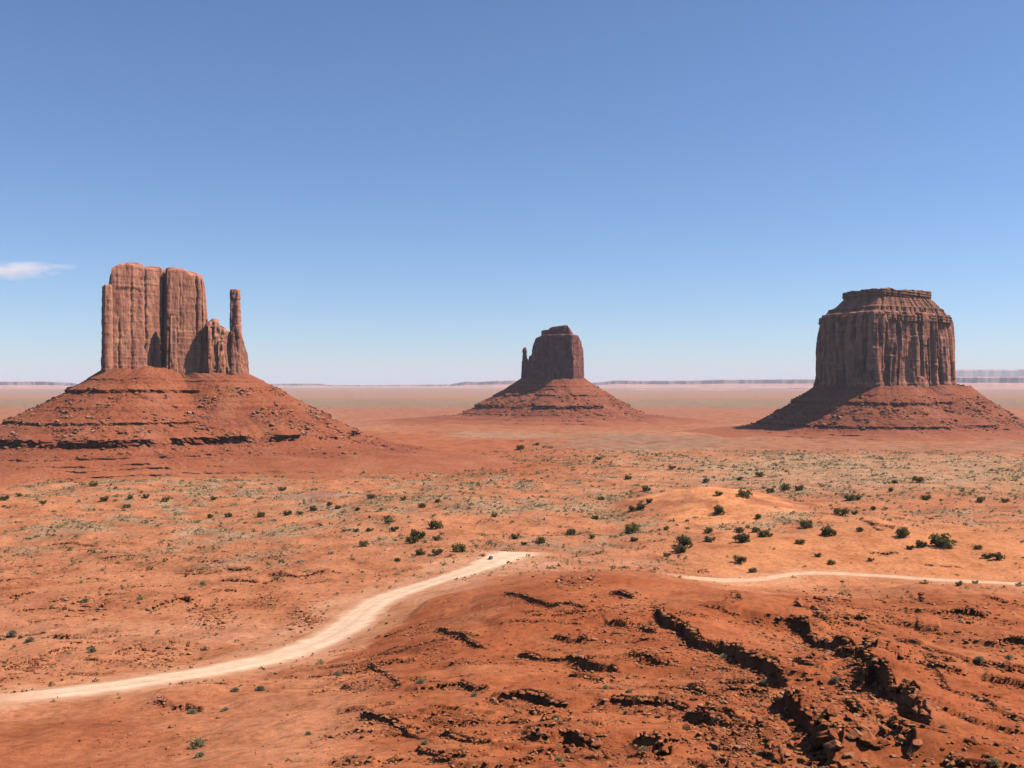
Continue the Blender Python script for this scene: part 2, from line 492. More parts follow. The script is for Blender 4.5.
# ---- ledges: rock steps that face the camera, drawn left to right (pixel lists), height, bench length
z7 = lambda l: [(340 + .332 * a, 570 + .332 * b) for a, b in l]
z8 = lambda l: [(684 + .332 * a, 570 + .332 * b) for a, b in l]
z4 = lambda l: [(.332 * a, 470 + .332 * b) for a, b in l]
LEDGES = [
    (z7([(495, 70), (540, 80), (600, 100), (640, 112), (690, 103), (765, 125)]), 1.7, 10),
    (z7([(290, 180), (340, 195), (390, 218), (440, 240)]), 1.8, 9),
    (z7([(80, 288), (130, 310), (165, 335), (185, 360)]), 1.5, 9),
    (z7([(215, 370), (310, 355), (360, 345), (400, 360), (465, 360)]), 1.8, 12),
    (z7([(440, 395), (500, 390), (540, 388), (600, 395), (690, 425)]), 3.0, 14),
    (z7([(535, 255), (600, 272), (700, 270), (760, 298), (855, 318)]), 2.6, 14),
    (z7([(55, 438), (110, 450), (160, 465), (195, 490), (300, 475)]), 1.9, 12),
    (z7([(305, 500), (380, 515), (465, 530)]), 1.4, 8),
    (z7([(530, 505), (600, 518), (690, 515), (790, 545)]), 2.8, 12),
    (z7([(770, 410), (830, 400), (880, 408), (1000, 412), (1060, 430)]), 2.6, 12),
    (z7([(815, 68), (850, 75), (890, 88)]), 2.4, 8),
    (z7([(940, 110), (965, 135), (985, 172), (1035, 185)]) + z8([(50, 235), (110, 245), (170, 270), (240, 305), (290, 342), (325, 378)]), 5.4, 16),
    (z8([(225, 175), (270, 160), (330, 165), (380, 200), (450, 245), (540, 248)]), 5.2, 18),
    (z8([(445, 280), (540, 285), (570, 315)]), 4.0, 10),
    (z8([(535, 250), (560, 275), (575, 310), (550, 350), (530, 378)]), 3.6, 10),
    (z8([(515, 375), (570, 360), (625, 370), (680, 420), (705, 470), (745, 530)]), 6.2, 14),
    (z8([(255, 415), (340, 450), (385, 490), (440, 560), (460, 600)]), 6.2, 14),
    (z8([(685, 62), (722, 100), (775, 115)]), 3.2, 9),
    (z8([(765, 145), (800, 130), (860, 130), (915, 150)]), 4.0, 10),
    (z8([(700, 185), (775, 188)]), 2.4, 7),
    (z8([(930, 235), (980, 215), (1040, 225)]), 2.6, 9),
    (z8([(60, 455), (120, 460), (190, 480)]), 1.4, 8),
    (z8([(700, 300), (760, 345), (800, 400)]), 1.2, 8),
    (z8([(850, 420), (900, 440), (960, 470)]), 1.4, 8),
    (z8([(130, 95), (160, 75), (175, 100)]), 2.6, 6),
    (z8([(575, 300), (560, 345), (585, 372)]), 2.6, 8), (z8([(0, 362), (60, 382), (110, 405)]), 1.6, 8), (z8([(140, 395), (200, 380), (260, 392)]), 1.8, 8),
    (z8([(330, 315), (380, 335), (430, 340)]), 1.8, 8), (z8([(470, 440), (520, 450), (560, 480)]), 2.2, 8), (z8([(600, 525), (650, 545), (700, 590)]), 2.4, 9),
    (z8([(0, 440), (50, 455), (95, 480)]), 1.8, 8), (z8([(180, 560), (240, 555), (300, 580)]), 2.2, 9), (z8([(380, 160), (440, 175), (520, 185)]), 1.6, 8),
    (z8([(560, 215), (620, 235), (690, 245)]), 1.8, 8), (z8([(740, 330), (790, 345), (850, 350)]), 1.4, 8), (z8([(870, 290), (930, 300), (1000, 330)]), 1.4, 9),
    (z7([(690, 318), (740, 330), (800, 345)]), 1.6, 8), (z7([(880, 520), (940, 540), (1010, 560)]), 2.0, 8), (z7([(860, 265), (920, 280), (1000, 290)]), 1.8, 8),
    (z7([(640, 200), (700, 215), (760, 210)]), 1.5, 8), (z7([(560, 425), (600, 440), (660, 435)]), 1.6, 7), (z7([(900, 170), (930, 185), (960, 190)]), 2.0, 7),
    (z7([(230, 545), (280, 560), (340, 580)]), 1.3, 7), (z7([(800, 165), (830, 160), (865, 170)]), 2.2, 7), (z7([(715, 218), (750, 212)]), 2.0, 6),
    (z4([(435, 425), (500, 405), (560, 388), (575, 400)]), 3.6, 16),
    (z4([(15, 392), (60, 380), (105, 368)]), 2.6, 14),
    (z4([(665, 332), (720, 335), (785, 338)]), 3.4, 16),
    (z4([(675, 298), (720, 302), (765, 298)]), 3.8, 16),
    (z4([(595, 278), (665, 276)]), 2.2, 16),
    (z4([(780, 275), (865, 255)]), 2.2, 16),
    (z4([(800, 315), (900, 322), (1025, 303)]), 2.6, 16),
    (z4([(10, 605), (70, 585), (140, 560), (225, 533)]), 2.2, 14),
    (z4([(340, 560), (390, 540), (430, 520)]), 1.6, 10),
    (z4([(150, 225), (220, 220), (300, 230)]), 1.8, 20),
    (z4([(300, 270), (420, 256)]), 2.0, 20),
    (z4([(520, 725), (560, 716), (620, 725)]), 1.6, 6),
    (z4([(480, 690), (492, 700), (500, 715)]), 1.4, 5),
]
xy = [(846 + 0, 556), ]
LEDGES += [([(870, 525), (890, 527.5), (898, 527)], 1.6, 14), ([(862, 520), (870, 523), (884, 531)], 2.0, 12), ([(868, 553), (885, 554.5), (899, 553)], 2.0, 16),
           ([(918, 564), (940, 566), (962, 567)], 1.2, 14), ([(890, 519), (905, 518.5)], 1.6, 14), ([(925, 518), (935, 519)], 1.5, 12),
           ([(697, 573), (703, 571), (710, 572)], 2.2, 8)]
LW = []
for pts, h, L in LEDGES:
    LW.append((np.array([hit(a, b, Zg) for a, b in pts]), h * .64, L))
# short minor ledges between the named ones
for i in range(95):
    px = rng.uniform(330, 1040); py = rng.uniform(600 + max(0, 480 - px) * .3, 770)
    c = hit(px, py, Zg)
    if c[1] > 380: continue
    a = rng.normal(-.25 if px < 700 else -.75, .3); ln = rng.uniform(4, 13) * np.clip(c[1] / 220, .5, 1.3)
    k = np.linspace(-1, 1, 5)
    p = np.stack([c[0] + k * ln * math.cos(a) + rng.normal(0, .8, 5), c[1] + k * ln * math.sin(a) + rng.normal(0, .8, 5)], 1)
    LW.append((p, rng.uniform(.35, .95), rng.uniform(4, 8)))
for i in range(46):
    px = rng.uniform(-20, 420); py = rng.uniform(535, 690)
    c = hit(px, py, Zg); k = np.linspace(-1, 1, 5); a = rng.normal(.25, .3); ln = rng.uniform(5, 16)
    p = np.stack([c[0] + k * ln * math.cos(a) + rng.normal(0, 1, 5), c[1] + k * ln * math.sin(a) + rng.normal(0, 1, 5)], 1)
    LW.append((p, rng.uniform(.4, 1.1), rng.uniform(6, 12)))
ledge_mask = np.zeros((NR, NC))
for pts, h, L in LW:
    R = L * 3.5
    r0, r1 = int(rowidx(max(2, pts[:, 1].min() - R))), int(rowidx(pts[:, 1].max() + R)) + 2
    tl = min((pts[:, 0].min() - R) / (pts[:, 1].min()), (pts[:, 0].min() - R) / (pts[:, 1].max()))
    th = max((pts[:, 0].max() + R) / (pts[:, 1].min()), (pts[:, 0].max() + R) / (pts[:, 1].max()))
    c0, c1 = int(colidx(tl)), int(colidx(th)) + 2
    X = Xg[r0:r1, c0:c1]; Y = Yg[r0:r1, c0:c1]
    d, arc, sg, tot = seg_dist(X, Y, pts)
    rag = .9 * noise2(X / 6.3, Y / 6.3, 41) + .16 * noise2(X / 1.9, Y / 1.9, 42) + .4 * (cell(X / 2.3 + .4 * noise2(X / 3, Y / 3, 44), Y / 2.3, 43) - .5)
    s = sg * d + rag * min(1.0, h / 1.8)
    e = np.minimum(arc, tot - arc) / tot
    w = sstep(0, .09, e) * (.6 + .4 * sstep(-.5, .4, noise2(arc / 9.0, arc * 0 + h, 45))) * h
    w = w * np.where((arc <= 1e-6) | (arc >= tot - 1e-6), np.exp(-d / 2.0), 1)
    hi = np.exp(-np.maximum(s, 0) / L); lo = -.3 * np.exp(np.minimum(s, 0) / (L * .35))
    q = sstep(-.3, .3, s)
    Zg[r0:r1, c0:c1] += w * (hi * q + lo * (1 - q)) * sstep(-1, 6, roadd[r0:r1, c0:c1])
    ledge_mask[r0:r1, c0:c1] = np.maximum(ledge_mask[r0:r1, c0:c1], np.exp(-np.abs(s) / 3.0) * sstep(0, .1, e) * min(1, h / 2))

# ---- albedo of the ground (own colours of sand, bedrock, dry grass cover)
VF = HY + 110 * F / np.clip(Yg, 60, None)
n_a = fbm2(Xg / 120, Yg / 120, 4, 51); n_b = fbm2(Xg / 28, Yg / 28, 4, 52); n_c = fbm2(Xg / 9, Yg / 9, 3, 53)
PXw = PXg + 22 * n_b * sstep(50, 700, Yg); lv = np.log(Yg)
def A(r, g, b): return np.array([r, g, b])
SAND = A(.475, .182, .086); RED = A(.38, .113, .047); BROWN = A(.34, .094, .037); ORANGE = A(.56, .215, .09)
PALE = A(.50, .235, .135); OLIVE = A(.355, .228, .135); STRAW = A(.46, .285, .17); PURP = A(.28, .15, .12)
alb = np.ones((NR, NC, 3)) * SAND
def put(col, w):
    w = np.clip(w, 0, 1)[..., None]
    alb[:] = alb * (1 - w) + col * w
put(RED, sstep(-.1, .7, n_a + .5 * n_b) * .6)
put(ORANGE, sstep(.1, .9, -n_a + .5 * n_c) * .4 * mid_f)
put(A(.36, .13, .062), sstep(.05, .5, n_b + .5 * n_c - .2 * n_a) * .55 * mid_f)
# foreground hill: dark red-brown
hillw = sstep(300, 430, PXw - .45 * np.clip(Yg - 150, 0, 400) * 0 + 30 * n_a) * sstep(560, 400, Yg + 40 * n_b)
put(RED * 1.0, hillw * .8); put(BROWN, hillw * sstep(-.3, .5, n_b + .5 * n_a) * .7)
put(SAND * .82, hillw * sstep(.25, .8, -n_b + .5 * n_c) * .4)
put(RED, sstep(300, 60, PXw) * sstep(300, 200, Yg) * .35)
# bare pale ground beside the road
def patch(col, px, vf, rx, rv, al=1.0, ns=.5):
    u = (PXg - px) / rx; v = (VF - vf) / rv
    q = np.sqrt(u * u + v * v) + ns * (n_b * .6 + n_c * .3)
    put(col, al * sstep(1.15, .75, q))
patch(PALE, 500, 575, 70, 26, .75)
patch(PALE, 430, 612, 60, 24, .6)
patch(PALE * 1.05, 150, 650, 150, 18, .45)
patch(PALE, 600, 570, 60, 10, .4)
patch(PALE, 800, 582, 45, 9, .6)
patch(PALE * A(1.08, 1.05, 1.0), 512, 564, 36, 13, .9, .25)
patch(PALE, 350, 625, 40, 22, .5)
patch(PURP * 1.1, 330, 497, 60, 3, .7)
# orange dune and hillside
cd = hit(708, 506, Zbase); 
for (cpx_, cpy_, rx, ry) in ((712, 504, 62, 85), (735, 520, 60, 60)):
    c = hit(cpx_, cpy_, Zbase)
    q = np.sqrt(((Xg - c[0]) / rx) ** 2 + ((Yg - c[1]) / ry) ** 2) + .35 * n_b
    put(ORANGE * A(1.2, 1.25, 1.25), sstep(1.1, .7, q))
hs = sstep(640, 740, PXw) * sstep(520, 575, Yg) * sstep(820, 700, Yg + 60 * n_b)
put(ORANGE * A(1.0, 1.0, .98), hs * .85)
# dry grass cover over the plain
gcov = sstep(-.25, .55, n_a * .7 + n_b * .7) * sstep(600, 900, Yg + 200 * n_a) * (1 - sstep(1500, 2400, Yg) * .2)
dune_c = hit(712, 506, Zbase)
nodune = sstep(.9, 1.5, np.sqrt(((Xg - dune_c[0]) / 75) ** 2 + ((Yg - dune_c[1]) / 100) ** 2))
gcov = gcov * nodune * (1 - hs)
put(OLIVE, gcov * .7); put(STRAW, sstep(0, .6, n_c + .6 * n_b) * gcov * .5); put(OLIVE * .72, sstep(.1, .6, -n_c + .4 * n_b) * gcov * .6)
rightp = sstep(560, 800, PXw) * sstep(450, 462, VF) * sstep(500, 476, VF)
put(STRAW * .95, rightp * .55 * (1 - hs)); put(OLIVE, rightp * sstep(0, .6, n_b) * .4)
put(A(.42, .15, .07), sstep(600, 750, PXw) * sstep(486, 496, VF) * sstep(516, 506, VF) * nodune * .5)
V2_ = VF + 1.5 * n_a
# red apron strip right of the near butte, grey flat beyond it
put(RED * A(1.02, .98, .95), sstep(640, 520, PXw) * sstep(428, 434, VF + 2 * n_a) * sstep(482, 472, VF + 4 * n_b) * .8)
put(A(.28, .16, .105), sstep(520, 600, PXw) * sstep(760, 700, PXw) * sstep(433, 437, VF) * sstep(452, 446, VF) * .7)
put(A(.36, .15, .085), sstep(680, 760, PXw) * sstep(430, 436, VF) * sstep(458, 450, VF) * .7)
put(A(.40, .14, .075), sstep(360, 420, PXw) * sstep(740, 680, PXw) * sstep(408, 413, V2_) * sstep(433, 429, V2_) * .85)
put(OLIVE * A(1.05, 1, 1), sstep(430, 434, VF) * sstep(440, 436, VF) * sstep(420, 470, PXw) * sstep(580, 540, PXw) * .7)
# far bands
fb = 1.5 * noise2(PXg / 160, VF / 3.0, 61) + .8 * noise2(PXg / 40, VF / 1.2, 62)
V2 = VF + fb
put(A(.38, .145, .078), sstep(429, 423, V2) * sstep(400, 406, V2) * .8)
put(A(.34, .16, .10), sstep(.1, .5, noise2(PXg / 90, VF / 1.3, 66)) * sstep(425, 415, V2) * sstep(402, 407, V2) * .5)
put(A(.27, .18, .115), sstep(409, 406, V2) * sstep(397, 401, V2) * .75)
put(A(.27, .21, .13), sstep(0, .4, noise2(PXg / 70, VF / .9, 63)) * sstep(408, 404, V2) * sstep(394, 398, V2) * .7)
put(A(.38, .20, .14), sstep(399, 395, V2) * .8)
put(A(.30, .20, .14), sstep(0, .4, noise2(PXg / 120, VF / .6, 64)) * sstep(397, 393, V2) * .6)
put(A(.55, .26, .14), sstep(9, 0, roadd + 5 * n_c) * .75)
# rock faces keep the bedrock red
put(A(.27, .082, .038), ledge_mask * .6)

alb[..., 2] *= .9 - .14 * hillw
alb[..., 1] *= .97 - .05 * hillw
verts = np.stack([Xg, Yg, Zg], -1).reshape(-1, 3)
me = mesh_np('terrain', verts, grid_quads(NR, NC), cols=alb.reshape(-1, 3))
tag(link('ground', me, M_GROUND), kind='structure')

# ------------------------------------------------------------------ dirt roads
def road_mat():
    m, nt, b = new_mat('road_dirt')
    at = N(nt, 'ShaderNodeAttribute', attribute_name='albedo')
    tc = N(nt, 'ShaderNodeTexCoord').outputs['Object']
    n = noise_node(nt, tc, .25, 5, .65); n2 = noise_node(nt, tc, 2.0, 4, .6)
    c = mixc(nt, at.outputs['Color'], ramp(nt, n, [(.3, (.84, .80, .76)), (.55, (1, 1, 1)), (.75, (1.08, 1.1, 1.12))]), 1.0, 'MULTIPLY')
    c = mixc(nt, c, ramp(nt, n2, [(.3, grey(.88)), (.6, grey(1.03))]), 1.0, 'MULTIPLY')
    nt.links.new(c, b.inputs['Base Color'])
    bp = N(nt, 'ShaderNodeBump'); bp.inputs['Strength'].default_value = .3; bp.inputs['Distance'].default_value = .2
    nt.links.new(n2, bp.inputs['Height']); nt.links.new(bp.outputs[0], b.inputs['Normal'])
    return m
M_ROAD = road_mat()
def build_road(R, col_in, col_edge, n=700, m=31):
    u = np.linspace(0, 1, n); k = np.linspace(0, 1, m)
    ui = np.linspace(0, 1, len(R[0]))
    L_ = np.stack([np.interp(u, ui, R[0][:, i]) for i in (0, 1)], 1); R_ = np.stack([np.interp(u, ui, R[1][:, i]) for i in (0, 1)], 1)
    wob = .5 * noise2(u * 90, u * 0, 71)[:, None]; wob2 = .5 * noise2(u * 90, u * 0 + 9, 71)[:, None]
    d = (L_ - R_) / np.linalg.norm(L_ - R_, axis=1, keepdims=True)
    L_ = L_ + d * wob; R_ = R_ + d * wob2
    P = L_[:, None] * (1 - k[None, :, None]) + R_[:, None] * k[None, :, None]
    z = ground(P[..., 0], P[..., 1]) + .16 * np.sin(np.pi * k)[None, :] ** .4 - .04
    tr = np.exp(-((np.abs(k - .5) - .2) / .07) ** 2)[None, :, None]
    nn = (.5 + .5 * noise2(P[..., 0] / 9, P[..., 1] / 9, 72))[..., None]
    ke = np.minimum(k, 1 - k)[None, :, None] + .10 * (nn - .5) + .05 * noise2(P[..., 0] / 2.5, P[..., 1] / 2.5, 73)[..., None]
    e = sstep(.02, .32, ke) * (sstep(0, .06, u) * sstep(1, .94, u))[:, None, None]
    c = col_edge * (1 - e) + col_in * e
    rut = np.exp(-((np.abs(k - .42) - .09) / .035) ** 2)[None, :, None]
    c = c * (1 + .10 * tr) * (1 - .13 * rut * e) * (.9 + .16 * nn)
    return mesh_np('dirt_road', np.concatenate([P, z[..., None]], -1).reshape(-1, 3), grid_quads(n, m)[:, ::-1], cols=c.reshape(-1, 3))
tag(link('dirt_road', build_road(RA, A(.80, .51, .32), A(.55, .25, .13)), M_ROAD), 'wide pale dirt road curving from the left edge up to the parked dark car', kind='structure')
tag(link('dirt_road', build_road(RB, A(.72, .42, .25), A(.58, .26, .12)), M_ROAD), 'narrow pale dirt road running behind the foreground hill to the right edge', kind='structure')

# ------------------------------------------------------------------ buttes
def P(px, D): return np.array([(px - 512) / F * D, D])

def chaikin(p, it=2):
    for _ in range(it):
        q = np.roll(p, -1, axis=0)
        p = np.stack([.87 * p + .13 * q, .13 * p + .87 * q], 1).reshape(-1, 2)
    return p

def wall_block(poly, top, z0, profile, step=1.3, flute=4.0, wl=22, seed=0, rows=110, slab=2.0, round_top=4, bed=.5, cap_noise=2.0, it=2, cracks=(), radial=False, joint=.15):
    """a cliff: footprint outline carried up with fluting, slabs, cracks and a rough cap.
    top(X, Y) gives the rim height; profile = [(height fraction, inset in m)]"""
    p = chaikin(np.asarray(poly, float), it)
    s = np.concatenate([[0], np.cumsum(np.linalg.norm(np.diff(np.vstack([p, p[:1]]), axis=0), axis=1))])
    tot = s[-1]; n = max(24, int(tot / step)); u = np.arange(n) / n * tot
    pc = np.vstack([p, p[:1]])
    X = np.interp(u, s, pc[:, 0]); Y = np.interp(u, s, pc[:, 1])
    tx = np.roll(X, -2) - np.roll(X, 2); ty = np.roll(Y, -2) - np.roll(Y, 2)
    l = np.hypot(tx, ty) + 1e-9; nx, ny = ty / l, -tx / l
    area = np.sum(X * np.roll(Y, -1) - np.roll(X, -1) * Y)
    if area < 0: nx, ny = -nx, -ny
    T = top(X, Y)
    v = np.linspace(0, 1, rows)[:, None]
    Z = z0 + v * (T[None] - z0)
    Xa = X[None] + 0 * v; Ya = Y[None] + 0 * v
    inset = np.interp(v, [a for a, _ in profile], [b for _, b in profile])
    sx = Xa / wl; sy = Ya / wl; sz = Z / (wl * 7)
    r1 = np.abs(noise3(sx, sy, sz, seed + 1)); r2 = np.abs(noise3(sx * 2.3, sy * 2.3, sz * 2.0, seed + 2))
    disp = flute * (sstep(0, joint, r1) - .9) + flute * .25 * (sstep(0, joint, r2) - .9) + flute * .4 * noise3(sx * .7, sy * .7, sz, seed + 15)
    wu = u[None] / (wl * .34) + 1.6 * noise2(u / (wl * 1.3), 0 * u + 2, seed + 16)[None] + .5 * noise3(sx * 1.5, sy * 1.5, sz * 3, seed + 3)
    hz = cell(np.floor(wu), 0 * wu, seed + 9) * 5
    disp = disp + slab * (cell(wu, Z / (wl * 2.0) + hz, seed + 4) - .5)
    wu2 = u[None] / (wl * .22) + .4 * noise3(sx * 3, sy * 3, sz * 4, seed + 5)
    disp = disp + .4 * slab * (cell(wu2, Z / (wl * .8) + hz * .7, seed + 6) - .5)
    disp = disp + bed * noise2(Z / 3.1 + .3 * sx, 0 * sx + 3, seed + 7) + .5 * bed * noise2(Z / 1.2, 0 * sx + 8, seed + 8)
    disp = disp + .7 * fbm3(Xa / 5, Ya / 5, Z / 9, 3, seed + 12)
    for (cp, w, dep, f0, f1) in cracks:             # named clefts: point on the wall, half width, depth, height range
        k = np.argmin(np.hypot(X - cp[0], Y - cp[1]))
        du = (u[None] - u[k] + tot / 2) % tot - tot / 2 + 2.0 * noise2(Z / 18, 0 * Z + w, seed + 13)
        disp = disp - dep * np.exp(-(du / w) ** 2) * sstep(f0 - .03, f0 + .03, v) * sstep(f1 + .05, f1 - .02, v)
    rt = (Z - (T[None] - round_top)) / round_top
    inset = inset + np.where(rt > 0, (1 - np.sqrt(np.clip(1 - np.clip(rt, 0, 1) ** 2, 0, 1))) * round_top * .8, 0)
    if radial:                                       # bench: draw in towards the middle
        mx_, my_ = X.mean(), Y.mean(); fr_ = inset / np.hypot(X - mx_, Y - my_).mean()
        Xa = Xa + (mx_ - Xa) * fr_; Ya = Ya + (my_ - Ya) * fr_; inset = 0
    Xw = Xa + nx[None] * (disp - inset); Yw = Ya + ny[None] * (disp - inset)
    Vs = [np.stack([Xw, Yw, Z], -1)]
    cx, cy = Xw[-1].mean(), Yw[-1].mean(); tc = np.median(T)
    for f in (.08, .2, .35, .52, .7, .86, .97):
        xr = Xw[-1] * (1 - f) + cx * f; yr = Yw[-1] * (1 - f) + cy * f
        zr = T * (1 - f) + tc * f + cap_noise * (1.2 * noise2(xr / 14, yr / 14, seed + 10) + .6 * noise2(xr / 5, yr / 5, seed + 11)) * min(1, f * 4)
        Vs.append(np.stack([xr, yr, zr], -1)[None])
    V = np.concatenate(Vs, 0); nr = V.shape[0]
    V = np.vstack([V.reshape(-1, 3), [[cx, cy, tc]]])
    q = grid_quads(nr, n, True)
    last = (nr - 1) * n; i = np.arange(n)
    t = np.stack([last + i, last + (i + 1) % n, np.full(n, len(V) - 1)], 1)
    if area < 0: q = q[:, ::-1]; t = t[:, ::-1]
    return V, q, t

def join(parts):
    V = []; Q = []; T = []; o = 0
    for v, q, t in parts:
        V.append(v); Q.append(q + o); T.append(t + o); o += len(v)
    return np.vstack(V), np.vstack(Q), np.vstack(T)

def sil(pts):
    xs = [a for a, _ in pts]; ys = [b for _, b in pts]
    def f(X, Y):
        px = 512 + X / Y * F
        return (HY - np.interp(px, xs, ys)) / F * Y
    return f

def talus(c, R0, ztop, zfoot, steep, knee, apron, ledges, nth, seed, dz=.55, fr=None, gully=4.0, tilt=0.0, spread=None):
    """talus cone with horizontal ledges: radius as a function of height, direction by direction"""
    th = np.linspace(0, 2 * np.pi, nth, endpoint=False)
    th = th + .55 * np.cos(th) * 1.0                      # denser on the side of the camera
    z = np.arange(ztop, zfoot - dz, -dz)
    tanv = np.where(z > knee, steep, apron) ; tanv = np.interp(z, [zfoot, knee - 8, knee + 8, ztop], [apron, apron * 1.25, steep * .9, steep * 1.12])
    rs = np.concatenate([[0], np.cumsum(dz / tanv[:-1])])
    base = R0(th)
    X0 = np.cos(th); Y0 = np.sin(th)
    ang_u = th * 260
    r = base[None] + rs[:, None] * (fr(th)[None] if fr else 1)
    if spread: r = r + np.clip(knee - z, 0, None)[:, None] * spread(th)[None]
    xx = c[0] + r * X0[None]; yy = c[1] + r * Y0[None]; zz = z[:, None] + 0 * r
    dep = sstep(0, 60, rs)[:, None]
    r = r - gully * dep * (1 - sstep(0, .4, np.abs(noise3(xx / 38, yy / 38, zz / 90, seed)))) * .8 + gully * .5 * dep * noise3(xx / 16, yy / 16, zz / 40, seed + 1)
    r = r + 1.8 * fbm3(xx / 9, yy / 9, zz / 9, 4, seed + 2, .6) * dep
    for i, (zl, h, stg, alc) in enumerate(ledges):
        # ledge top at zl, foot at zl-h: the face keeps its radius, the slopes above and below give way
        zi = zl + .8 * noise2(xx / 90, yy / 90, seed + 20 + i)
        k = zz - zi
        w = stg * sstep(-.35, .2, noise2(xx / 60, yy / 60, seed + 30 + i) + .38 - .5 * sstep(.35, .95, X0[None]) * (zl > knee))
        sh = h / steep if zl > knee else h / apron * .7
        reach = h * 2.2
        push = np.where(k >= 0, sh * .75 * np.exp(-k / reach), np.where(k > -h, sh * (.75 + k / h * 1.0), -sh * .25 * np.exp((k + h) / reach)))
        al = alc * (1 - sstep(0, .28, np.abs(noise2(xx / 13, yy / 13, seed + 40 + i)))) * (k < 0) * (k > -h * 1.1)
        rg = (cell(xx / 4, yy / 4, seed + 50 + i) - .5) * 1.6 * (np.abs(k + h / 2) < h * .7)
        r = r + w * (push - al + rg)
    r = r * (1 + .16 * noise2(X0 * 2.2 + seed, Y0 * 2.2)[None] * sstep(knee + 5, zfoot, zz) + .05 * noise2(X0 * 9 + seed, Y0 * 9)[None] * sstep(knee + 5, zfoot, zz))
    xx = c[0] + r * X0[None]; yy = c[1] + r * Y0[None]
    fan = noise2(base * X0 / 26, base * Y0 / 26, seed + 3)[None] * 4.5 + noise2(base * X0 / 9, base * Y0 / 9, seed + 4)[None] * 2.0   # debris banked against the cliff foot
    zz = zz + (fan - tilt * sstep(-.2, .9, X0)[None]) * np.exp(-rs[:, None] / 28)
    V = np.stack([xx, yy, zz], -1)
    return V.reshape(-1, 3), grid_quads(len(z), nth, True)[:, ::-1], V

def poly_R0(polys, c, pad=0):
    pts = np.vstack(polys) - np.asarray(c)
    ang = np.linspace(-np.pi, np.pi, 721)
    R = np.max(pts[:, 0][:, None] * np.cos(ang)[None] + pts[:, 1][:, None] * np.sin(ang)[None], 0) + pad
    R = gblur(np.tile(R, 3), 10, 0)[721:1442]
    return lambda th: np.interp((th + np.pi) % (2 * np.pi) - np.pi, ang, R)

def dens(poly, n=30):
    p = np.asarray(poly); q = np.roll(p, -1, axis=0); k = np.linspace(0, 1, n)[:, None, None]
    return (p[None] * (1 - k) + q[None] * k).reshape(-1, 2)

def shift(V, c, z): return V - np.array([c[0], c[1], z])

SCREE = []          # world points on the talus slopes that carry loose blocks
def butte(name_label, cat, c, z0, cliff_parts, extras, tal, m_cliff, m_talus, m_cap=None):
    root = empty('butte', (c[0], c[1], z0))
    tag(root, name_label, cat, 'sandstone buttes on the plain')
    V, q, t = join(cliff_parts)
    link('cliff', mesh_np('cliff', shift(V, c, z0), q, t), m_cliff, root)
    for nm, parts, lab in extras:
        V, q, t = join(parts)
        o = link(nm, mesh_np(nm, shift(V, c, z0), q, t), m_cap if nm == 'cap_rock' and m_cap else m_cliff, root)
        if lab: o['label'] = lab
    V, q, G = tal
    link('talus', mesh_np('talus', shift(V, c, z0), q), m_talus, root)
    SCREE.append(G)
    return root

# --- the near mitten on the left
cW = np.array([-497., 1515.])
silA = sil([(95, 290), (103, 286), (107.5, 284), (108.2, 274), (112, 268), (123, 262.8), (133, 263), (141, 264.8), (145, 268.2), (163, 267.2), (175, 268), (200, 269)])
silB = sil([(150, 267), (163, 267.2), (184, 268.8), (190, 272), (203, 275), (207, 281), (209, 300), (212, 325)])
silC = sil([(205, 322), (212, 321), (214.5, 318.5), (220, 320), (222, 326.5), (229, 329.5), (236, 334)])
polA = [P(104.5, 1446), P(164.5, 1505), P(165, 1560), P(140, 1556), P(101.5, 1500)]
polB = [P(166, 1503), P(208.5, 1537), P(210.5, 1572), P(170, 1572), P(162.5, 1512)]
polC = [P(203, 1520), P(221, 1535), P(231, 1545), P(233, 1590), P(203, 1590)]
polT = [P(229.6, 1549), P(237.5, 1551), P(241.2, 1560), P(240.2, 1573), P(230.8, 1569)]
polT2 = [P(229, 1543), P(239, 1548), P(248.5, 1562), P(247.5, 1590), P(231, 1585)]
polL = [P(103.6, 1436), P(112, 1443), P(112.5, 1462), P(101.8, 1470)]
zW = -30.0
G_ = wall_block([P(146, 1520), P(166, 1530), P(188, 1545), P(188, 1590), P(146, 1580)], sil([(140, 268), (190, 272)]), -30.0, [(0, -3), (1, 3)], seed=130, flute=2, wl=30, slab=2, rows=100)
prof = [(0, -4), (.2, 0), (.23, .8), (.26, 1.2), (.9, 3.5), (1, 5)]
A_ = wall_block(polA, silA, zW, prof, seed=100, flute=1.3, wl=60, slab=1.9, rows=130, cap_noise=1.5,
                cracks=[(P(146, 1488), 1.3, 2.8, .4, 1.0), (P(119, 1462), 1.4, 2.8, .1, .6), (P(131, 1474), 1.1, 2.2, .2, .95)])
B_ = wall_block(polB, silB, zW, prof, seed=140, flute=1.4, wl=64, slab=2.2, rows=130, cap_noise=1.5,
                cracks=[(P(197, 1527), 1.1, 3, .3, 1.0), (P(203, 1533), 1.0, 3, .2, .95), (P(181, 1511), 1.0, 1.8, .55, .9)])
L_ = wall_block(polL, lambda X, Y: 0 * X + (384 - 285) / F * 1450, zW, [(0, -2), (.9, 0), (1, .5)], seed=160, flute=.7, wl=16, slab=.7, rows=90, round_top=1.5, cap_noise=.5)
P1_ = wall_block([P(169, 1489), P(178, 1497), P(177, 1508), P(167, 1503)], lambda X, Y: 0 * X + (384 - 313) / F * 1495, zW, [(0, -1), (1, 3)], seed=170, flute=1.6, wl=14, slab=1.4, rows=70, round_top=7)
P2_ = wall_block([P(153, 1490), P(162, 1498), P(161, 1508), P(152, 1504)], lambda X, Y: 0 * X + (384 - 336) / F * 1495, zW, [(0, -1), (1, 3)], seed=175, flute=1.6, wl=14, slab=1.4, rows=60, round_top=7)
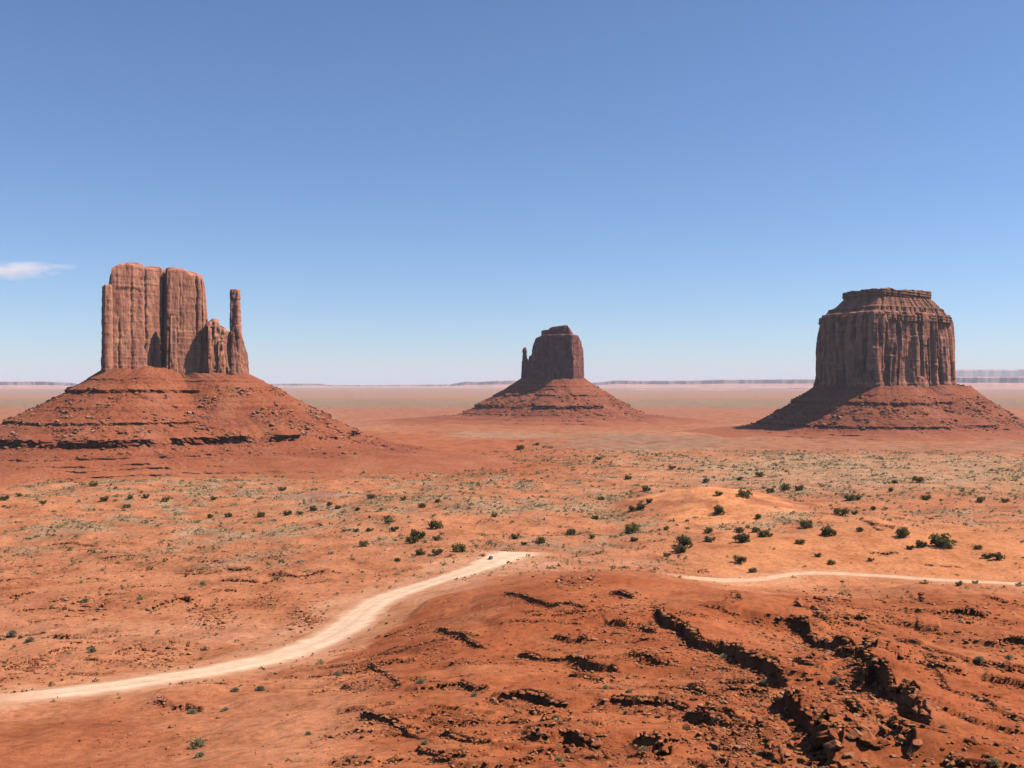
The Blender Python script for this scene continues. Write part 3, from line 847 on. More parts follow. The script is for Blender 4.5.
C_ = wall_block(polC, silC, zW, [(0, -3), (.6, 0), (1, 3)], seed=180, flute=3.6, wl=13, slab=2.5, rows=90, round_top=7, cap_noise=2)
C2_ = wall_block([P(206.5, 1517), P(213.5, 1523), P(212, 1545), P(205, 1540)], lambda X, Y: 0 * X + (384 - 326) / F * 1525, zW, [(0, -2), (1, 3)], seed=185, flute=2, wl=12, slab=1.5, rows=70, round_top=8)
C3_ = wall_block([P(216, 1525), P(226, 1533), P(226, 1556), P(215, 1552)], lambda X, Y: 0 * X + (384 - 340) / F * 1540, zW, [(0, -2), (1, 4)], seed=187, flute=2, wl=12, slab=1.5, rows=60, round_top=9)
T_ = wall_block(polT, sil([(225, 289), (245, 289)]), zW, [(0, -4), (.35, -1.5), (.6, 0), (.88, .8), (.9, 1.6), (.91, .4), (1, .9)], seed=190, flute=1.2, wl=14, slab=1.2, rows=130, step=.8, round_top=2, cap_noise=.4)
T2_ = wall_block(polT2, sil([(225, 334), (237, 324), (240.5, 326), (243, 338), (247.5, 350), (253, 366)]), zW, [(0, -11), (.35, -5), (.6, -.5), (1, 1.5)], seed=195, flute=2.2, wl=12, slab=1.6, rows=80, round_top=4, cap_noise=1)
TW = talus(cW, poly_R0([dens(polA), dens(polB), dens(polT2)], cW, -6), 22, -121, .56, -86, .17,
           [(8, 2.5, .7, 0), (-8, 4.0, 1.2, 1.5), (-30, 2.0, .45, 0), (-50, 3.2, 1.2, 1.5), (-70, 9.0, 1.35, 5.5), (-90, 2.4, 1.1, .5), (-95.5, 2.2, 1.1, .4), (-100.5, 2.4, 1.1, .5), (-106, 2.6, 1.1, .8), (-110, 1.6, .9, .4)],
           1900, 200, tilt=7.0, spread=lambda th: 6.0 * np.exp(-((((th + .35 + np.pi) % (2 * np.pi)) - np.pi) / .45) ** 2), fr=lambda th: 1.0 + .05 * np.sin(3 * th + 1) - .06 * np.exp(-((((th + np.pi) % (2 * np.pi)) - np.pi) / .5) ** 2))
butte('massive broad left butte with a thin stone thumb on its right side, above banded talus', 'butte', cW, -110,
      [A_, B_, G_, L_, P1_, P2_], [('shoulder', [C_, C2_, C3_], None), ('thumb_spire', [T_, T2_], 'slender upright rock thumb')], TW, M_WEST, M_TALUS)

# --- the far mitten in the middle
cE = np.array([(553 - 512) / F * 3010, 3010.])
silE = sil([(520, 360), (531, 355), (532.5, 345), (535.5, 338), (542.5, 334.8), (560, 334), (572, 334), (579, 335.3), (582, 343), (584, 350)])
polE = [P(529.2, 3035), P(554, 2968), P(574, 2935), P(583.8, 3030), P(583, 3080), P(556, 3120), P(529, 3100)]
polEc = [P(541.5, 3030), P(557, 2985), P(571, 2974), P(573, 3050), P(543, 3080)]
polEs = [P(521.5, 3050), P(534, 3030), P(534, 3085), P(522, 3080)]
polEt = [P(522.4, 3052), P(526.8, 3050), P(527.2, 3066), P(522.6, 3066)]
zE = -35.
E_ = wall_block(polE, silE, zE, [(0, -4), (.25, 0), (1, 2)], seed=300, flute=4, wl=40, slab=4, rows=110, step=2, round_top=4, cap_noise=2,
                cracks=[(P(577, 2965), 4, 9, .1, .85)])
Ec_ = wall_block(polEc, sil([(540, 331), (543, 330), (548.5, 329.6), (552, 326.8), (567, 325), (570, 328), (572, 332)]), 120, [(0, 3), (.4, 1), (.7, -1), (1, 0)], seed=320, flute=2.5, wl=22, slab=2.5, rows=50, step=2, round_top=5, bed=1.2, cap_noise=1)
Es_ = wall_block(polEs, sil([(515, 374), (521.8, 360), (526.8, 358.5), (528.2, 361.5), (531, 362), (540, 362)]), zE, [(0, -4), (1, 2)], seed=330, flute=3, wl=22, slab=2, rows=70, step=2, round_top=4)
Et_ = wall_block(polEt, sil([(515, 347.4), (530, 347.4)]), zE, [(0, -2), (.8, 0), (.86, 1.6), (.92, .3), (1, 2)], seed=340, flute=1, wl=16, slab=1, rows=100, step=1, round_top=7, cap_noise=.3)
TE = talus(cE, poly_R0([dens(polE), dens(polEs)], cE, -8), 15, -122, .56, -92, .16,
           [(-5, 3, .6, 0), (-30, 4, .7, 1), (-60, 9, 1.0, 5), (-84, 3, .8, 1), (-97, 2.5, .9, 0), (-104, 2.5, .9, .5)], 1100, 400, dz=.9, gully=6, spread=lambda th: 2.5 + 9.0 * np.cos(th) ** 4 * np.where(np.cos(th) < 0, 1, .45))
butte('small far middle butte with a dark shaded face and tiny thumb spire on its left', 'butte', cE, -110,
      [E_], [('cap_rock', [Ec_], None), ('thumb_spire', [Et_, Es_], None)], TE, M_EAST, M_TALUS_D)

# --- the blocky butte on the right
cM = np.array([(886 - 512) / F * 2310, 2310.])
polM = [P(876.5, 2155), P(956.5, 2290), P(951, 2450), P(905, 2500), P(815.5, 2345)]
polM = [P(876.5, 2165), P(915, 2215), P(956.5, 2285), P(953, 2420), P(915, 2480), P(850, 2440), P(811, 2350), P(839, 2250)]
zM = -60.
topM = (384 - 313.5) / F * 2290
hM = topM - zM
M_ = wall_block(polM, lambda X, Y: 0 * X + topM, zM, [(0, -7), (.28, -2), (.3, 0), (.75, 3), (.93, 6), (1, 10)], seed=500, joint=.3, flute=9, wl=46, slab=5, rows=130, step=1.8, round_top=4, cap_noise=1,
                cracks=[(P(846, 2262), 4, 7, .2, .9), (P(890, 2182), 3.5, 8, .1, .85), (P(900, 2196), 3, 7, .2, .95), (P(922, 2228), 5, 11, .35, .95), (P(942, 2260), 5, 12, .1, .9), (P(930, 2240), 2.5, 7, .2, .7)])
def inset_poly(poly, f, c): return [np.asarray(p) * (1 - f) + np.asarray(c) * f for p in poly]
cMp = np.mean(polM, 0)
polM2 = inset_poly(polM, .06, cMp); polM3 = inset_poly(polM, .375, cMp)
z1 = (384 - 320) / F * 2290; z2 = (384 - 299.5) / F * 2310; z3 = (384 - 291.5) / F * 2310
Mb_ = wall_block(polM2, lambda X, Y: 0 * X + z2, z1 - 6, [(0, 0), (.25, 1), (.27, 9), (.45, 16), (.47, 17), (.6, 19), (.62, 25), (1, 46)], radial=True, seed=540, flute=7, wl=26, slab=2.5, rows=90, step=2, round_top=1, bed=1.1, cap_noise=1)
Mc_ = wall_block(polM3, lambda X, Y: z3 + 3.6 * noise2(X / 28, Y / 28, 77) + 1.6 * noise2(X / 9, Y / 9, 78), z2 - 8, [(0, 4), (.4, 2), (.55, 0), (1, 1)], seed=560, flute=2.5, wl=18, slab=3, rows=50, step=1.6, round_top=2.5, bed=1.2, cap_noise=1)
TM = talus(cM, poly_R0([dens(polM)], cM, -10), -3, -122, .66, -94, .15,
           [(-22, 2.5, .6, 0), (-38, 5.5, 1.0, 2), (-60, 2.5, .4, 0), (-86, 5, 1.1, 2), (-101, 2.5, .7, 0), (-106, 2.0, .6, 0)], 1500, 600, dz=.75, gully=5, spread=lambda th: 1.5 + 3.0 * np.cos(th) ** 4)
butte('wide blocky right butte with a stepped flat cap, fluted walls and no thumb', 'butte', cM, -110,
      [M_], [('cap_rock', [Mb_, Mc_], None)], TM, M_MERR, M_TALUS_D, M_CAP)

# ------------------------------------------------------------------ far mesas
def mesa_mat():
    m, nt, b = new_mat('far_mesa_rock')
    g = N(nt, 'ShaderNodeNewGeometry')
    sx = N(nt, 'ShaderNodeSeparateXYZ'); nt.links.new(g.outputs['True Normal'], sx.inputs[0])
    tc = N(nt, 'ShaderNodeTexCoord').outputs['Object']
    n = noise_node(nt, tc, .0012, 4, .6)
    c = ramp(nt, sx.outputs['Z'], [(.55, (.22, .15, .17)), (.85, (.52, .25, .18))])   # cliff band painted darker and bluish as shade; pale talus below and on top
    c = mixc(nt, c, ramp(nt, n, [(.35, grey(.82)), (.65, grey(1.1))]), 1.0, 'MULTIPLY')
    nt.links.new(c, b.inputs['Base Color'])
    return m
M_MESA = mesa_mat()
def mesa_range(name, px0, px1, D, prof, depth, seed, zf=-110):
    n = int((px1 - px0) * 2); px = np.linspace(px0, px1, n)
    topy = np.interp(px, [a for a, _ in prof], [b for _, b in prof])
    h = (HY - topy) / F * D - zf
    h = h * (1 + .02 * noise2(px / 9, px * 0, seed)) + 5 * noise2(px / 4, px * 0, seed + 2)
    t = (px - 512) / F
    offs = [(-1.9, 0), (-1.2, .16), (-.8, .42), (-.57, .5), (-.545, .9), (-.5, .97), (-.1, 1.0), (.5, 1.0), (1.0, 0)]
    rows = []
    for o, f in offs:
        jit = .15 * fbm2(px / 22, px * 0 + (-.28 if -.6 < o < -.45 else o * .5), 3, seed + 5)
        Y = D + depth * (o + jit * (1 if -1.5 < o < 0 else .3))
        rows.append(np.stack([t * Y, Y, zf - 6 + h * f + (0 if f in (0,) else 0) * Y], -1))
    V = np.stack(rows, 0)
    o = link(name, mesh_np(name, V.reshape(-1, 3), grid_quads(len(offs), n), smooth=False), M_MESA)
    return tag(o, kind='structure')
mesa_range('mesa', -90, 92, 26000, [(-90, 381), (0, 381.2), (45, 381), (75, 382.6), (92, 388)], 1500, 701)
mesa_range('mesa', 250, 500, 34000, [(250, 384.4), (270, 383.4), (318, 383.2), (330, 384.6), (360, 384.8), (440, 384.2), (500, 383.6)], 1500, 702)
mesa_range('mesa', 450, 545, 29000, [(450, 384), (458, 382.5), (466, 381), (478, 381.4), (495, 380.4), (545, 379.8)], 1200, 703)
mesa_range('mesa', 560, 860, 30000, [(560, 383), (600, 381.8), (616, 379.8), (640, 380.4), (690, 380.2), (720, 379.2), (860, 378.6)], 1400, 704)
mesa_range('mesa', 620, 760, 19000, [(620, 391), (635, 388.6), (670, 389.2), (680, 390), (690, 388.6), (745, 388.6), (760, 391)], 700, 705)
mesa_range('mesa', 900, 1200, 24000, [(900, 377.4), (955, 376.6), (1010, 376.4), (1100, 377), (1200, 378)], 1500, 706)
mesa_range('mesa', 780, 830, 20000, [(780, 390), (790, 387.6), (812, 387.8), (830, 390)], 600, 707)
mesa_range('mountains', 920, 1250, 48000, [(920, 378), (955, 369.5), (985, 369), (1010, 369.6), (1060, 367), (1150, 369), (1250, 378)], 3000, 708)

# ------------------------------------------------------------------ boulders and rubble
def ico(sub):
    t = (1 + 5 ** .5) / 2
    v = [(-1, t, 0), (1, t, 0), (-1, -t, 0), (1, -t, 0), (0, -1, t), (0, 1, t), (0, -1, -t), (0, 1, -t), (t, 0, -1), (t, 0, 1), (-t, 0, -1), (-t, 0, 1)]
    f = [(0, 11, 5), (0, 5, 1), (0, 1, 7), (0, 7, 10), (0, 10, 11), (1, 5, 9), (5, 11, 4), (11, 10, 2), (10, 7, 6), (7, 1, 8), (3, 9, 4), (3, 4, 2), (3, 2, 6), (3, 6, 8), (3, 8, 9), (4, 9, 5), (2, 4, 11), (6, 2, 10), (8, 6, 7), (9, 8, 1)]
    v = [np.array(a) / np.linalg.norm(a) for a in v]
    for _ in range(sub):
        cache = {}; nf = []
        def mid(a, b):
            k = (min(a, b), max(a, b))
            if k not in cache:
                m = v[a] + v[b]; v.append(m / np.linalg.norm(m)); cache[k] = len(v) - 1
            return cache[k]
        for a, b, c in f:
            ab, bc, ca = mid(a, b), mid(b, c), mid(c, a)
            nf += [(a, ab, ca), (b, bc, ab), (c, ca, bc), (ab, bc, ca)]
        f = nf
    return np.array(v), np.array(f)

def rock_shape(sub, seed, flat=.7):
    r = np.random.default_rng(seed); v, f = ico(sub)
    v = v * 1.25
    for _ in range(11):                                   # cleave with planes: angular blocks
        nrm = r.normal(size=3); nrm /= np.linalg.norm(nrm); d = r.uniform(.55, .95)
        k = v @ nrm - d
        v = v - np.clip(k, 0, None)[:, None] * nrm[None]
    v = v * np.array([r.uniform(.8, 1.2), r.uniform(.7, 1.0), flat * r.uniform(.8, 1.15)])
    v = v + .05 * np.stack([noise3(v[:, 0] * 3, v[:, 1] * 3, v[:, 2] * 3, seed + i) for i in range(3)], 1)
    return v * .5, f

ROCKS = [rock_shape(3, 900 + i) for i in range(9)]
ROCKS_LO = [rock_shape(1, 930 + i) for i in range(9)]
ROCK_ME = [mesh_np('boulder', v, None, f, smooth=False) for v, f in ROCKS]

# candidate stones: along the ledges (fallen blocks below the step) and in rubble fields
stones = []     # X, Y, size
for pts, h, L in LW:
    seg = np.linalg.norm(np.diff(pts, axis=0), axis=1); tot = seg.sum(); cs = np.concatenate([[0], np.cumsum(seg)])
    far = pts[:, 1].mean()
    n = int(tot * (h + .4) * (2.4 if far < 400 else .8))
    a = rng.uniform(0, tot, n)
    bx = np.interp(a, cs, pts[:, 0]); by = np.interp(a, cs, pts[:, 1])
    d = pts[-1] - pts[0]; d = d / np.linalg.norm(d); nx, ny = d[1], -d[0]
    off = rng.exponential(h * 2.2, n) - .3
    size = np.clip(.34 * (rng.pareto(2.2, n) + .7), .25, min(1.3, h * .45 + .35) * (1 if far < 400 else 1.5))
    for x_, y_, o_, s_ in zip(bx, by, off, size):
        stones.append((x_ + nx * o_, y_ + ny * o_, s_, np.nan))
    q = 0.0                                              # caprock blocks broken along the lip
    while q < tot:
        bsz = rng.uniform(.45, 1.1) * min(1.35, .4 + h * .4) * (1 if far < 400 else 1.5)
        x_ = np.interp(q, cs, pts[:, 0]); y_ = np.interp(q, cs, pts[:, 1]); e = min(q, tot - q) / tot
        if rng.random() < min(.85, .35 + h * .4) and e > .04:
            jx = rng.normal(0, .35)
            zt_ = float(ground(x_ - nx * 1.6, y_ - ny * 1.6))
            stones.append((x_ + nx * (jx + .2), y_ + ny * (jx + .2), bsz * 1.15, zt_ - bsz * rng.uniform(.3, .55)))
        q += bsz * rng.uniform(.6, 1.5)
def field(px0, px1, py0, py1, n, smin, smax, al=2.4):
    c = np.array([hit(rng.uniform(px0, px1), rng.uniform(py0, py1)) for _ in range(n)])
    c = c[noise2(c[:, 0] / 14, c[:, 1] / 14, 90) > -.05]; m = len(c)
    sz = np.minimum(smax, smin * (1 + rng.pareto(al, m)))
    stones.extend(zip(c[:, 0] + rng.normal(0, .5, m), c[:, 1] + rng.normal(0, .8, m), sz, np.full(m, np.nan)))
field(690, 910, 655, 768, 2800, .3, 1.35); field(600, 760, 640, 768, 1400, .25, 1.1); field(330, 620, 640, 768, 800, .22, 1.0); field(400, 620, 600, 660, 350, .3, .9)
field(100, 200, 720, 768, 150, .3, 1.3); field(150, 240, 690, 720, 60, .25, .9); field(790, 1024, 600, 660, 900, .4, 1.6)
field(900, 1024, 660, 768, 350, .22, .9); field(410, 480, 625, 665, 300, .36, 1.3); field(580, 690, 590, 650, 420, .4, 1.6)
for (a, b, rx, ry, n) in ((212, 616, 24, 14, 260), (268, 603, 22, 8, 150), (306, 620, 20, 12, 200), (86, 606, 30, 12, 200), (160, 655, 40, 12, 150), (30, 668, 45, 10, 120), (575, 580, 30, 10, 140), (830, 600, 30, 14, 160)):
    for _ in range(n):
        c = hit(a + rng.normal(0, rx * .5), b + rng.normal(0, ry * .5)); stones.append((c[0], c[1], min(2.6, .6 * (1 + rng.pareto(2.4))), np.nan))
field(0, 400, 545, 690, 1100, .45, 1.5); field(0, 330, 700, 768, 300, .2, .7)
BIG = [(830, 713, 1.87), (850, 719, 1.44), (855, 736, 1.58), (867, 741, 1.66), (754, 711, 1.01), (770, 744, 1.08), (850, 757, 1.08), (880, 716, 1.08), (829, 697, 1.01), (741, 643, 1.15), (774, 650, 0.94),
       (848, 618, 1.58), (866, 618, 1.30), (672, 717, 1.15), (694, 700, 1.15), (714, 733, 1.08), (642, 668, 1.01), (640, 660, 0.94), (566, 678, 0.79), (506, 688, 0.79), (410, 705, 0.86), (530, 675, 0.72), (888, 642, 1.30), (926, 634, 1.15), (800, 680, 1.08), (168, 749, 1.08), (150, 742, 0.86)]
for a, b, s in BIG:
    c = hit(a, b); stones.append((c[0], c[1], s, np.nan))
S = np.array(stones)
rd = seg_dist(S[:, 0], S[:, 1], ((RA[0] + RA[1]) / 2)[::3])[0]
S = S[(rd > 15) & (S[:, 1] > 84)]
app = S[:, 2] / S[:, 1]
order = np.argsort(-app)
S = S[order]
NIND = 260
def zone(px, py):
    if px < 330: return 'left of the hill and below the wide pale road' if py > 690 else 'in the rubble across the road on the left'
    if py < 640: return 'near the crest of the foreground hill'
    if px > 900: return 'at the far right of the foreground hill'
    if px > 760: return 'among the thick rubble between the black ledge shadows'
    if px > 620: return 'on the stony slope left of the long black ledge'
    return 'below the low ledges at the hill foot'
cnt = {}
stone_objs = []
for i, (x_, y_, s_, zo_) in enumerate(S[:NIND]):
    z_ = float(ground(x_, y_)) if np.isnan(zo_) else zo_
    me = ROCK_ME[int(rng.integers(len(ROCK_ME)))]
    o = link('boulder', me, M_ROCK)
    o.location = (x_, y_, z_ + .12 * s_)
    o.rotation_euler = (rng.normal(0, .25), rng.normal(0, .25), rng.uniform(0, 6.28))
    k = s_ * rng.uniform(.9, 1.1); o.scale = (k * 1.15, k, k * rng.uniform(.85, 1.1))
    px = 512 + x_ / y_ * F; py = HY - z_ / y_ * F
    stone_objs.append((o, px, py, s_ / y_ * F, zone(px, py)))
byz = {}
for r in stone_objs: byz.setdefault(r[4], []).append(r)
ORD = ['largest', 'second largest', 'third largest', 'fourth largest']
for zn, l in byz.items():
    l.sort(key=lambda r: -r[3])
    for i, r in enumerate(l):
        if i < 4: lab = f'{ORD[i]} red sandstone boulder {zn}'
        else: lab = f'small angular red sandstone boulder {zn}'
        tag(r[0], lab, 'boulder', 'boulders ' + zn)
def merge_rocks(name, pts, lo, seed, zfun, palette, sink=.15):
    r = np.random.default_rng(seed); V = []; Fc = []; C = []; o = 0
    pts = np.asarray(pts); kind = r.integers(0, len(lo), len(pts)); palette = np.asarray(palette)
    for q, (v, f) in enumerate(lo):
        p = pts[kind == q]; n = len(p)
        a = r.uniform(0, 6.28, n)[:, None]; ca, sa = np.cos(a), np.sin(a); sz = p[:, 3][:, None]
        x0 = v[None, :, 0] * 1.15 * sz; y0 = v[None, :, 1] * sz; z0 = v[None, :, 2] * sz * r.uniform(.7, 1.1, n)[:, None]
        V.append(np.stack([x0 * ca - y0 * sa + p[:, :1], x0 * sa + y0 * ca + p[:, 1:2], z0 + p[:, 2:3] + sink * sz], -1).reshape(-1, 3))
        Fc.append((f[None] + (o + np.arange(n) * len(v))[:, None, None]).reshape(-1, 3)); o += n * len(v)
        c = palette[r.integers(0, len(palette), n)] * r.uniform(.8, 1.15, n)[:, None]
        C.append(np.repeat(c, len(v), 0))
    return mesh_np(name, np.vstack(V), None, np.vstack(Fc), smooth=False, cols=np.vstack(C))
M_RUB = attr_mat('rubble_rock')
rest = S[NIND:]
zz = ground(rest[:, 0], rest[:, 1]); zz = np.where(np.isnan(rest[:, 3]), zz, rest[:, 3]); print('stones', len(S))
tag(link('rubble', merge_rocks('rubble', np.column_stack([rest[:, 0], rest[:, 1], zz, rest[:, 2]]), ROCKS_LO, 5, None,
    [A(.35, .108, .04), A(.40, .14, .058), A(.29, .085, .034), A(.43, .18, .085)]), M_RUB), 'loose red stones strewn below the ledges', 'rubble', kind='stuff')
# blocks on the talus slopes
pts = []
for gi, (G, n, smin, smax) in enumerate(zip(SCREE, (16000, 5000, 8000), (1.5, 2.0, 1.9), (7, 9, 10))):
    nr_, nc_ = G.shape[:2]
    k = (nr_ * (.12 + .72 * rng.beta(2.2, 1.6, n))).astype(int); j = rng.integers(0, nc_, n)
    p = G[k, j]
    p = p[(p[:, 1] < G[:, :, 1].mean() + 60) & (noise3(p[:, 0] / 40, p[:, 1] / 40, p[:, 2] / 40, 95) > -.1)]
    pts.append(np.column_stack([p, np.minimum(smax, smin * (1 + rng.pareto(2.4, len(p))))]))
pts = np.vstack(pts)
tag(link('scree', merge_rocks('scree', pts, ROCKS_LO, 6, None,
    [A(.34, .115, .055), A(.40, .16, .085), A(.45, .21, .125), A(.30, .10, .05)]), M_RUB), 'fallen blocks scattered over the talus slopes of the buttes', 'scree', kind='stuff')

# ------------------------------------------------------------------ vegetation
M_LEAF = leaf_mat('juniper_leaf', [(.3, (.10, .085, .028)), (.5, (.175, .145, .05)), (.72, (.26, .215, .085))])
M_LEAF2 = leaf_mat('dry_shrub_leaf', [(.3, (.10, .085, .045)), (.5, (.16, .14, .075)), (.72, (.22, .19, .10))])
M_SAGE = leaf_mat('sage_leaf', [(.3, (.32, .26, .14)), (.5, (.46, .38, .22)), (.75, (.56, .47, .29))])
M_SCRUB = attr_mat('dry_scrub')
_nt = M_SCRUB.node_tree; _tr = N(_nt, 'ShaderNodeBsdfTranslucent'); _mx = N(_nt, 'ShaderNodeMixShader'); _mx.inputs[0].default_value = .4
_bs = _nt.nodes['Principled BSDF']; _nt.links.new(_bs.inputs['Base Color'].links[0].from_socket, _tr.inputs[0])
_nt.links.new(_bs.outputs[0], _mx.inputs[1]); _nt.links.new(_tr.outputs[0], _mx.inputs[2]); _nt.links.new(_mx.outputs[0], _nt.nodes['Material Output'].inputs[0])
M_BARK = plain_mat('juniper_bark', (.12, .075, .05), .95, 0, .1)

def juniper_meshes(seed, dense=520):
    r = np.random.default_rng(seed)
    # limbs: a short leaning trunk with forks, tapered tubes
    segs = []; tips = []
    base = np.array([0, 0, -.15])
    nst = int(r.integers(2, 4))
    for k in range(nst):
        a = r.uniform(0, 6.28); top = np.array([math.cos(a) * .14, math.sin(a) * .14, r.uniform(.12, .22)])
        segs.append((base, top, .055, .035))
        for q in range(3):
            b = a + r.normal(0, .9); tip = top + np.array([math.cos(b) * r.uniform(.14, .3), math.sin(b) * r.uniform(.14, .3), r.uniform(.04, .3)])
            segs.append((top, tip, .033, .012)); tips.append(tip)
    V = []; Q = []; o = 0
    for a, b, ra, rb in segs:
        d = b - a; d = d / np.linalg.norm(d); u = np.cross(d, [0.3, .9, .1]); u /= np.linalg.norm(u); w = np.cross(d, u)
        ang = np.arange(6) / 6 * 2 * np.pi
        for c, rr in ((a, ra), (b, rb)):
            V.append(c[None] + rr * (np.cos(ang)[:, None] * u + np.sin(ang)[:, None] * w))
        for i in range(6): Q.append((o + i, o + (i + 1) % 6, o + 6 + (i + 1) % 6, o + 6 + i))
        o += 12
    trunk = (np.vstack(V), np.array(Q))
    # crown: leaf sprays in uneven lobes round the limb tips
    lob = [(t + r.normal(0, .05, 3), r.uniform(.13, .25)) for t in tips] + [(np.array([r.normal(0, .2), r.normal(0, .2), r.uniform(.12, .45)]), r.uniform(.16, .28)) for _ in range(6)]
    V = []; T = []; o = 0
    for k in range(dense):
        c, rad = lob[int(r.integers(len(lob)))]
        d = r.normal(size=3); d /= np.linalg.norm(d)
        p = c + d * rad * r.uniform(.35, 1.08) ** .6
        p[2] = max(p[2], .05)
        s = r.uniform(.05, .1)
        a = r.normal(size=3); a /= np.linalg.norm(a); b = np.cross(a, d + .3 * r.normal(size=3)); b /= np.linalg.norm(b) + 1e-9
        V += [p + a * s, p - a * s * .5 + b * s * .7, p - a * s * .5 - b * s * .7]
        T.append((o, o + 1, o + 2)); o += 3
    V = np.array(V)
    sc = 1.0 / (V[:, 0].max() - V[:, 0].min())
    return (V * sc, np.array(T)), (trunk[0] * sc, trunk[1])

JUN = []
for i in range(6):
    (cv, ct), (tv, tq) = juniper_meshes(40 + i)
    JUN.append((mesh_np('crown', cv, None, ct, smooth=False), mesh_np('trunk', tv, tq)))
SHR = []
for i in range(4):
    (cv, ct), (tv, tq) = juniper_meshes(60 + i, 160)
    vv = np.vstack([cv, tv]); SHR.append(mesh_np('shrub', vv * np.array([1, 1, .8]), tq + len(cv), ct, smooth=False))

trees = []
def zt(l, sx, x0, y0):
    for a, b, w in l: trees.append((x0 + a / sx, y0 + b / sx, w / sx))
zt([(122, 65, 28), (320, 100, 28), (386, 80, 24), (72, 113, 22), (185, 147, 26), (190, 165, 24), (120, 195, 24), (213, 193, 34), (382, 178, 48), (310, 215, 52), (283, 238, 40), (400, 210, 20), (382, 228, 34), (94, 252, 32), (320, 285, 34), (350, 295, 18), (385, 285, 36), (465, 270, 46), (590, 240, 18), (607, 138, 22), (680, 162, 18), (690, 222, 34), (726, 250, 24), (787, 238, 34), (907, 205, 36), (990, 222, 24), (1003, 147, 26), (15, 198, 20), (37, 195, 18), (62, 198, 22), (223, 315, 22), (12, 123, 16), (165, 112, 18)], 3.938, 340, 480)
zt([(113, 30, 24), (185, 73, 30), (420, 42, 24), (550, 33, 26), (630, 18, 30), (470, 92, 26), (572, 92, 46), (648, 68, 18), (668, 82, 26), (725, 68, 36), (785, 72, 32), (985, 110, 40), (1015, 108, 28), (950, 167, 46), (1001, 170, 22), (127, 153, 28), (160, 147, 32), (165, 122, 18), (195, 122, 22), (470, 160, 42), (627, 183, 26), (132, 233, 56), (260, 230, 22), (347, 228, 20), (425, 237, 38), (545, 235, 32), (612, 235, 28), (640, 252, 38), (670, 255, 24), (808, 215, 50), (905, 243, 52), (435, 272, 38), (557, 270, 50), (137, 272, 26), (332, 285, 56), (310, 310, 50), (788, 285, 30), (555, 350, 50), (262, 333, 30), (602, 395, 34), (857, 335, 26), (915, 363, 28), (245, 82, 18), (150, 100, 16)], 3.938, 600, 470)
zt([(300, 122, 30), (427, 112, 50), (275, 163, 30), (162, 197, 24), (228, 210, 20), (266, 220, 20), (470, 205, 46), (487, 178, 24), (555, 218, 28), (777, 217, 44), (912, 222, 36), (965, 110, 26), (872, 110, 14), (640, 85, 18), (700, 97, 14), (188, 265, 32), (135, 272, 22), (115, 380, 44), (352, 403, 80), (385, 478, 36), (450, 465, 50), (567, 452, 106), (805, 525, 46), (868, 530, 60), (172, 545, 30), (640, 265, 14), (740, 385, 14), (910, 385, 18), (760, 480, 40), (650, 680, 34), (443, 672, 26)], 5.484, 840, 460)
zt([(18, 552, 30), (75, 540, 22), (18, 583, 18), (375, 498, 28), (415, 557, 28), (525, 548, 24), (505, 585, 26), (585, 545, 24), (660, 560, 24), (218, 605, 18), (568, 525, 14), (172, 570, 24), (855, 552, 24), (837, 625, 24), (912, 622, 26), (460, 560, 18), (150, 555, 14)], 4, 0, 360)
zt([(103, 515, 30), (18, 618, 30), (125, 612, 30), (175, 612, 22), (232, 595, 26), (292, 573, 24), (330, 588, 24), (348, 605, 16), (410, 598, 24), (460, 545, 28), (452, 525, 14), (503, 592, 18), (588, 555, 22), (523, 628, 26), (865, 490, 16), (985, 436, 12), (803, 478, 12), (645, 462, 12), (403, 485, 16), (952, 622, 22)], 4, 256, 360)
zt([(540, 515, 30), (355, 553, 24), (485, 595, 28), (517, 585, 30), (517, 563, 18), (552, 565, 22), (500, 543, 16), (467, 472, 22), (473, 455, 14), (317, 485, 14), (247, 437, 18), (270, 415, 14), (345, 393, 22), (365, 387, 12), (327, 405, 14), (255, 380, 14), (250, 358, 12), (580, 380, 16), (415, 384, 14), (640, 430, 28), (668, 433, 16), (685, 434, 14), (707, 438, 14), (726, 437, 12), (683, 383, 12), (780, 483, 28), (806, 467, 16), (912, 474, 28), (990, 458, 28), (998, 435, 12), (1010, 510, 20), (790, 428, 12), (30, 350, 28), (100, 335, 22), (130, 345, 20), (155, 348, 20), (40, 322, 16), (85, 338, 14), (100, 452, 14), (610, 522, 18)], 4, 512, 360)
zt([(63, 508, 36), (125, 513, 28), (10, 525, 24), (755, 462, 14), (800, 470, 10), (925, 480, 10), (993, 480, 18), (1000, 400, 10)], 4, 768, 360)
keep = []
for t in trees:
    if all(math.hypot(t[0] - k[0], t[1] - k[1]) > 3.6 for k in keep): keep.append(t)

def tzone(x_, y_):
    if y_ < 462: return 'on the far flat below the middle butte'
    if x_ < 256: return 'on the plain below the left butte'
    if x_ < 350: return 'on the plain right of the left butte'
    if x_ < 480 and y_ > 515: return 'in the cluster left of the parked car'
    if x_ < 480: return 'on the sandy rise beyond the wide road'
    if x_ < 600: return 'beyond the end of the wide road'
    if 600 <= x_ < 665: return 'left of the orange dune'
    if x_ < 770 and y_ < 498: return 'behind the orange dune'
    if x_ < 770 and y_ < 531: return 'on the orange dune'
    if x_ < 770: return 'at the foot of the orange dune'
    if y_ > 525: return 'on the orange hillside above the narrow road'
    if x_ < 880: return 'on the plain right of the orange dune'
    return 'on the plain below the right butte'
ORDN = ['first', 'second', 'third', 'fourth', 'fifth', 'sixth', 'seventh', 'eighth', 'ninth', 'tenth', 'eleventh', 'twelfth', 'thirteenth', 'fourteenth', 'fifteenth', 'sixteenth', 'seventeenth', 'eighteenth', 'nineteenth', 'twentieth']
rec = []
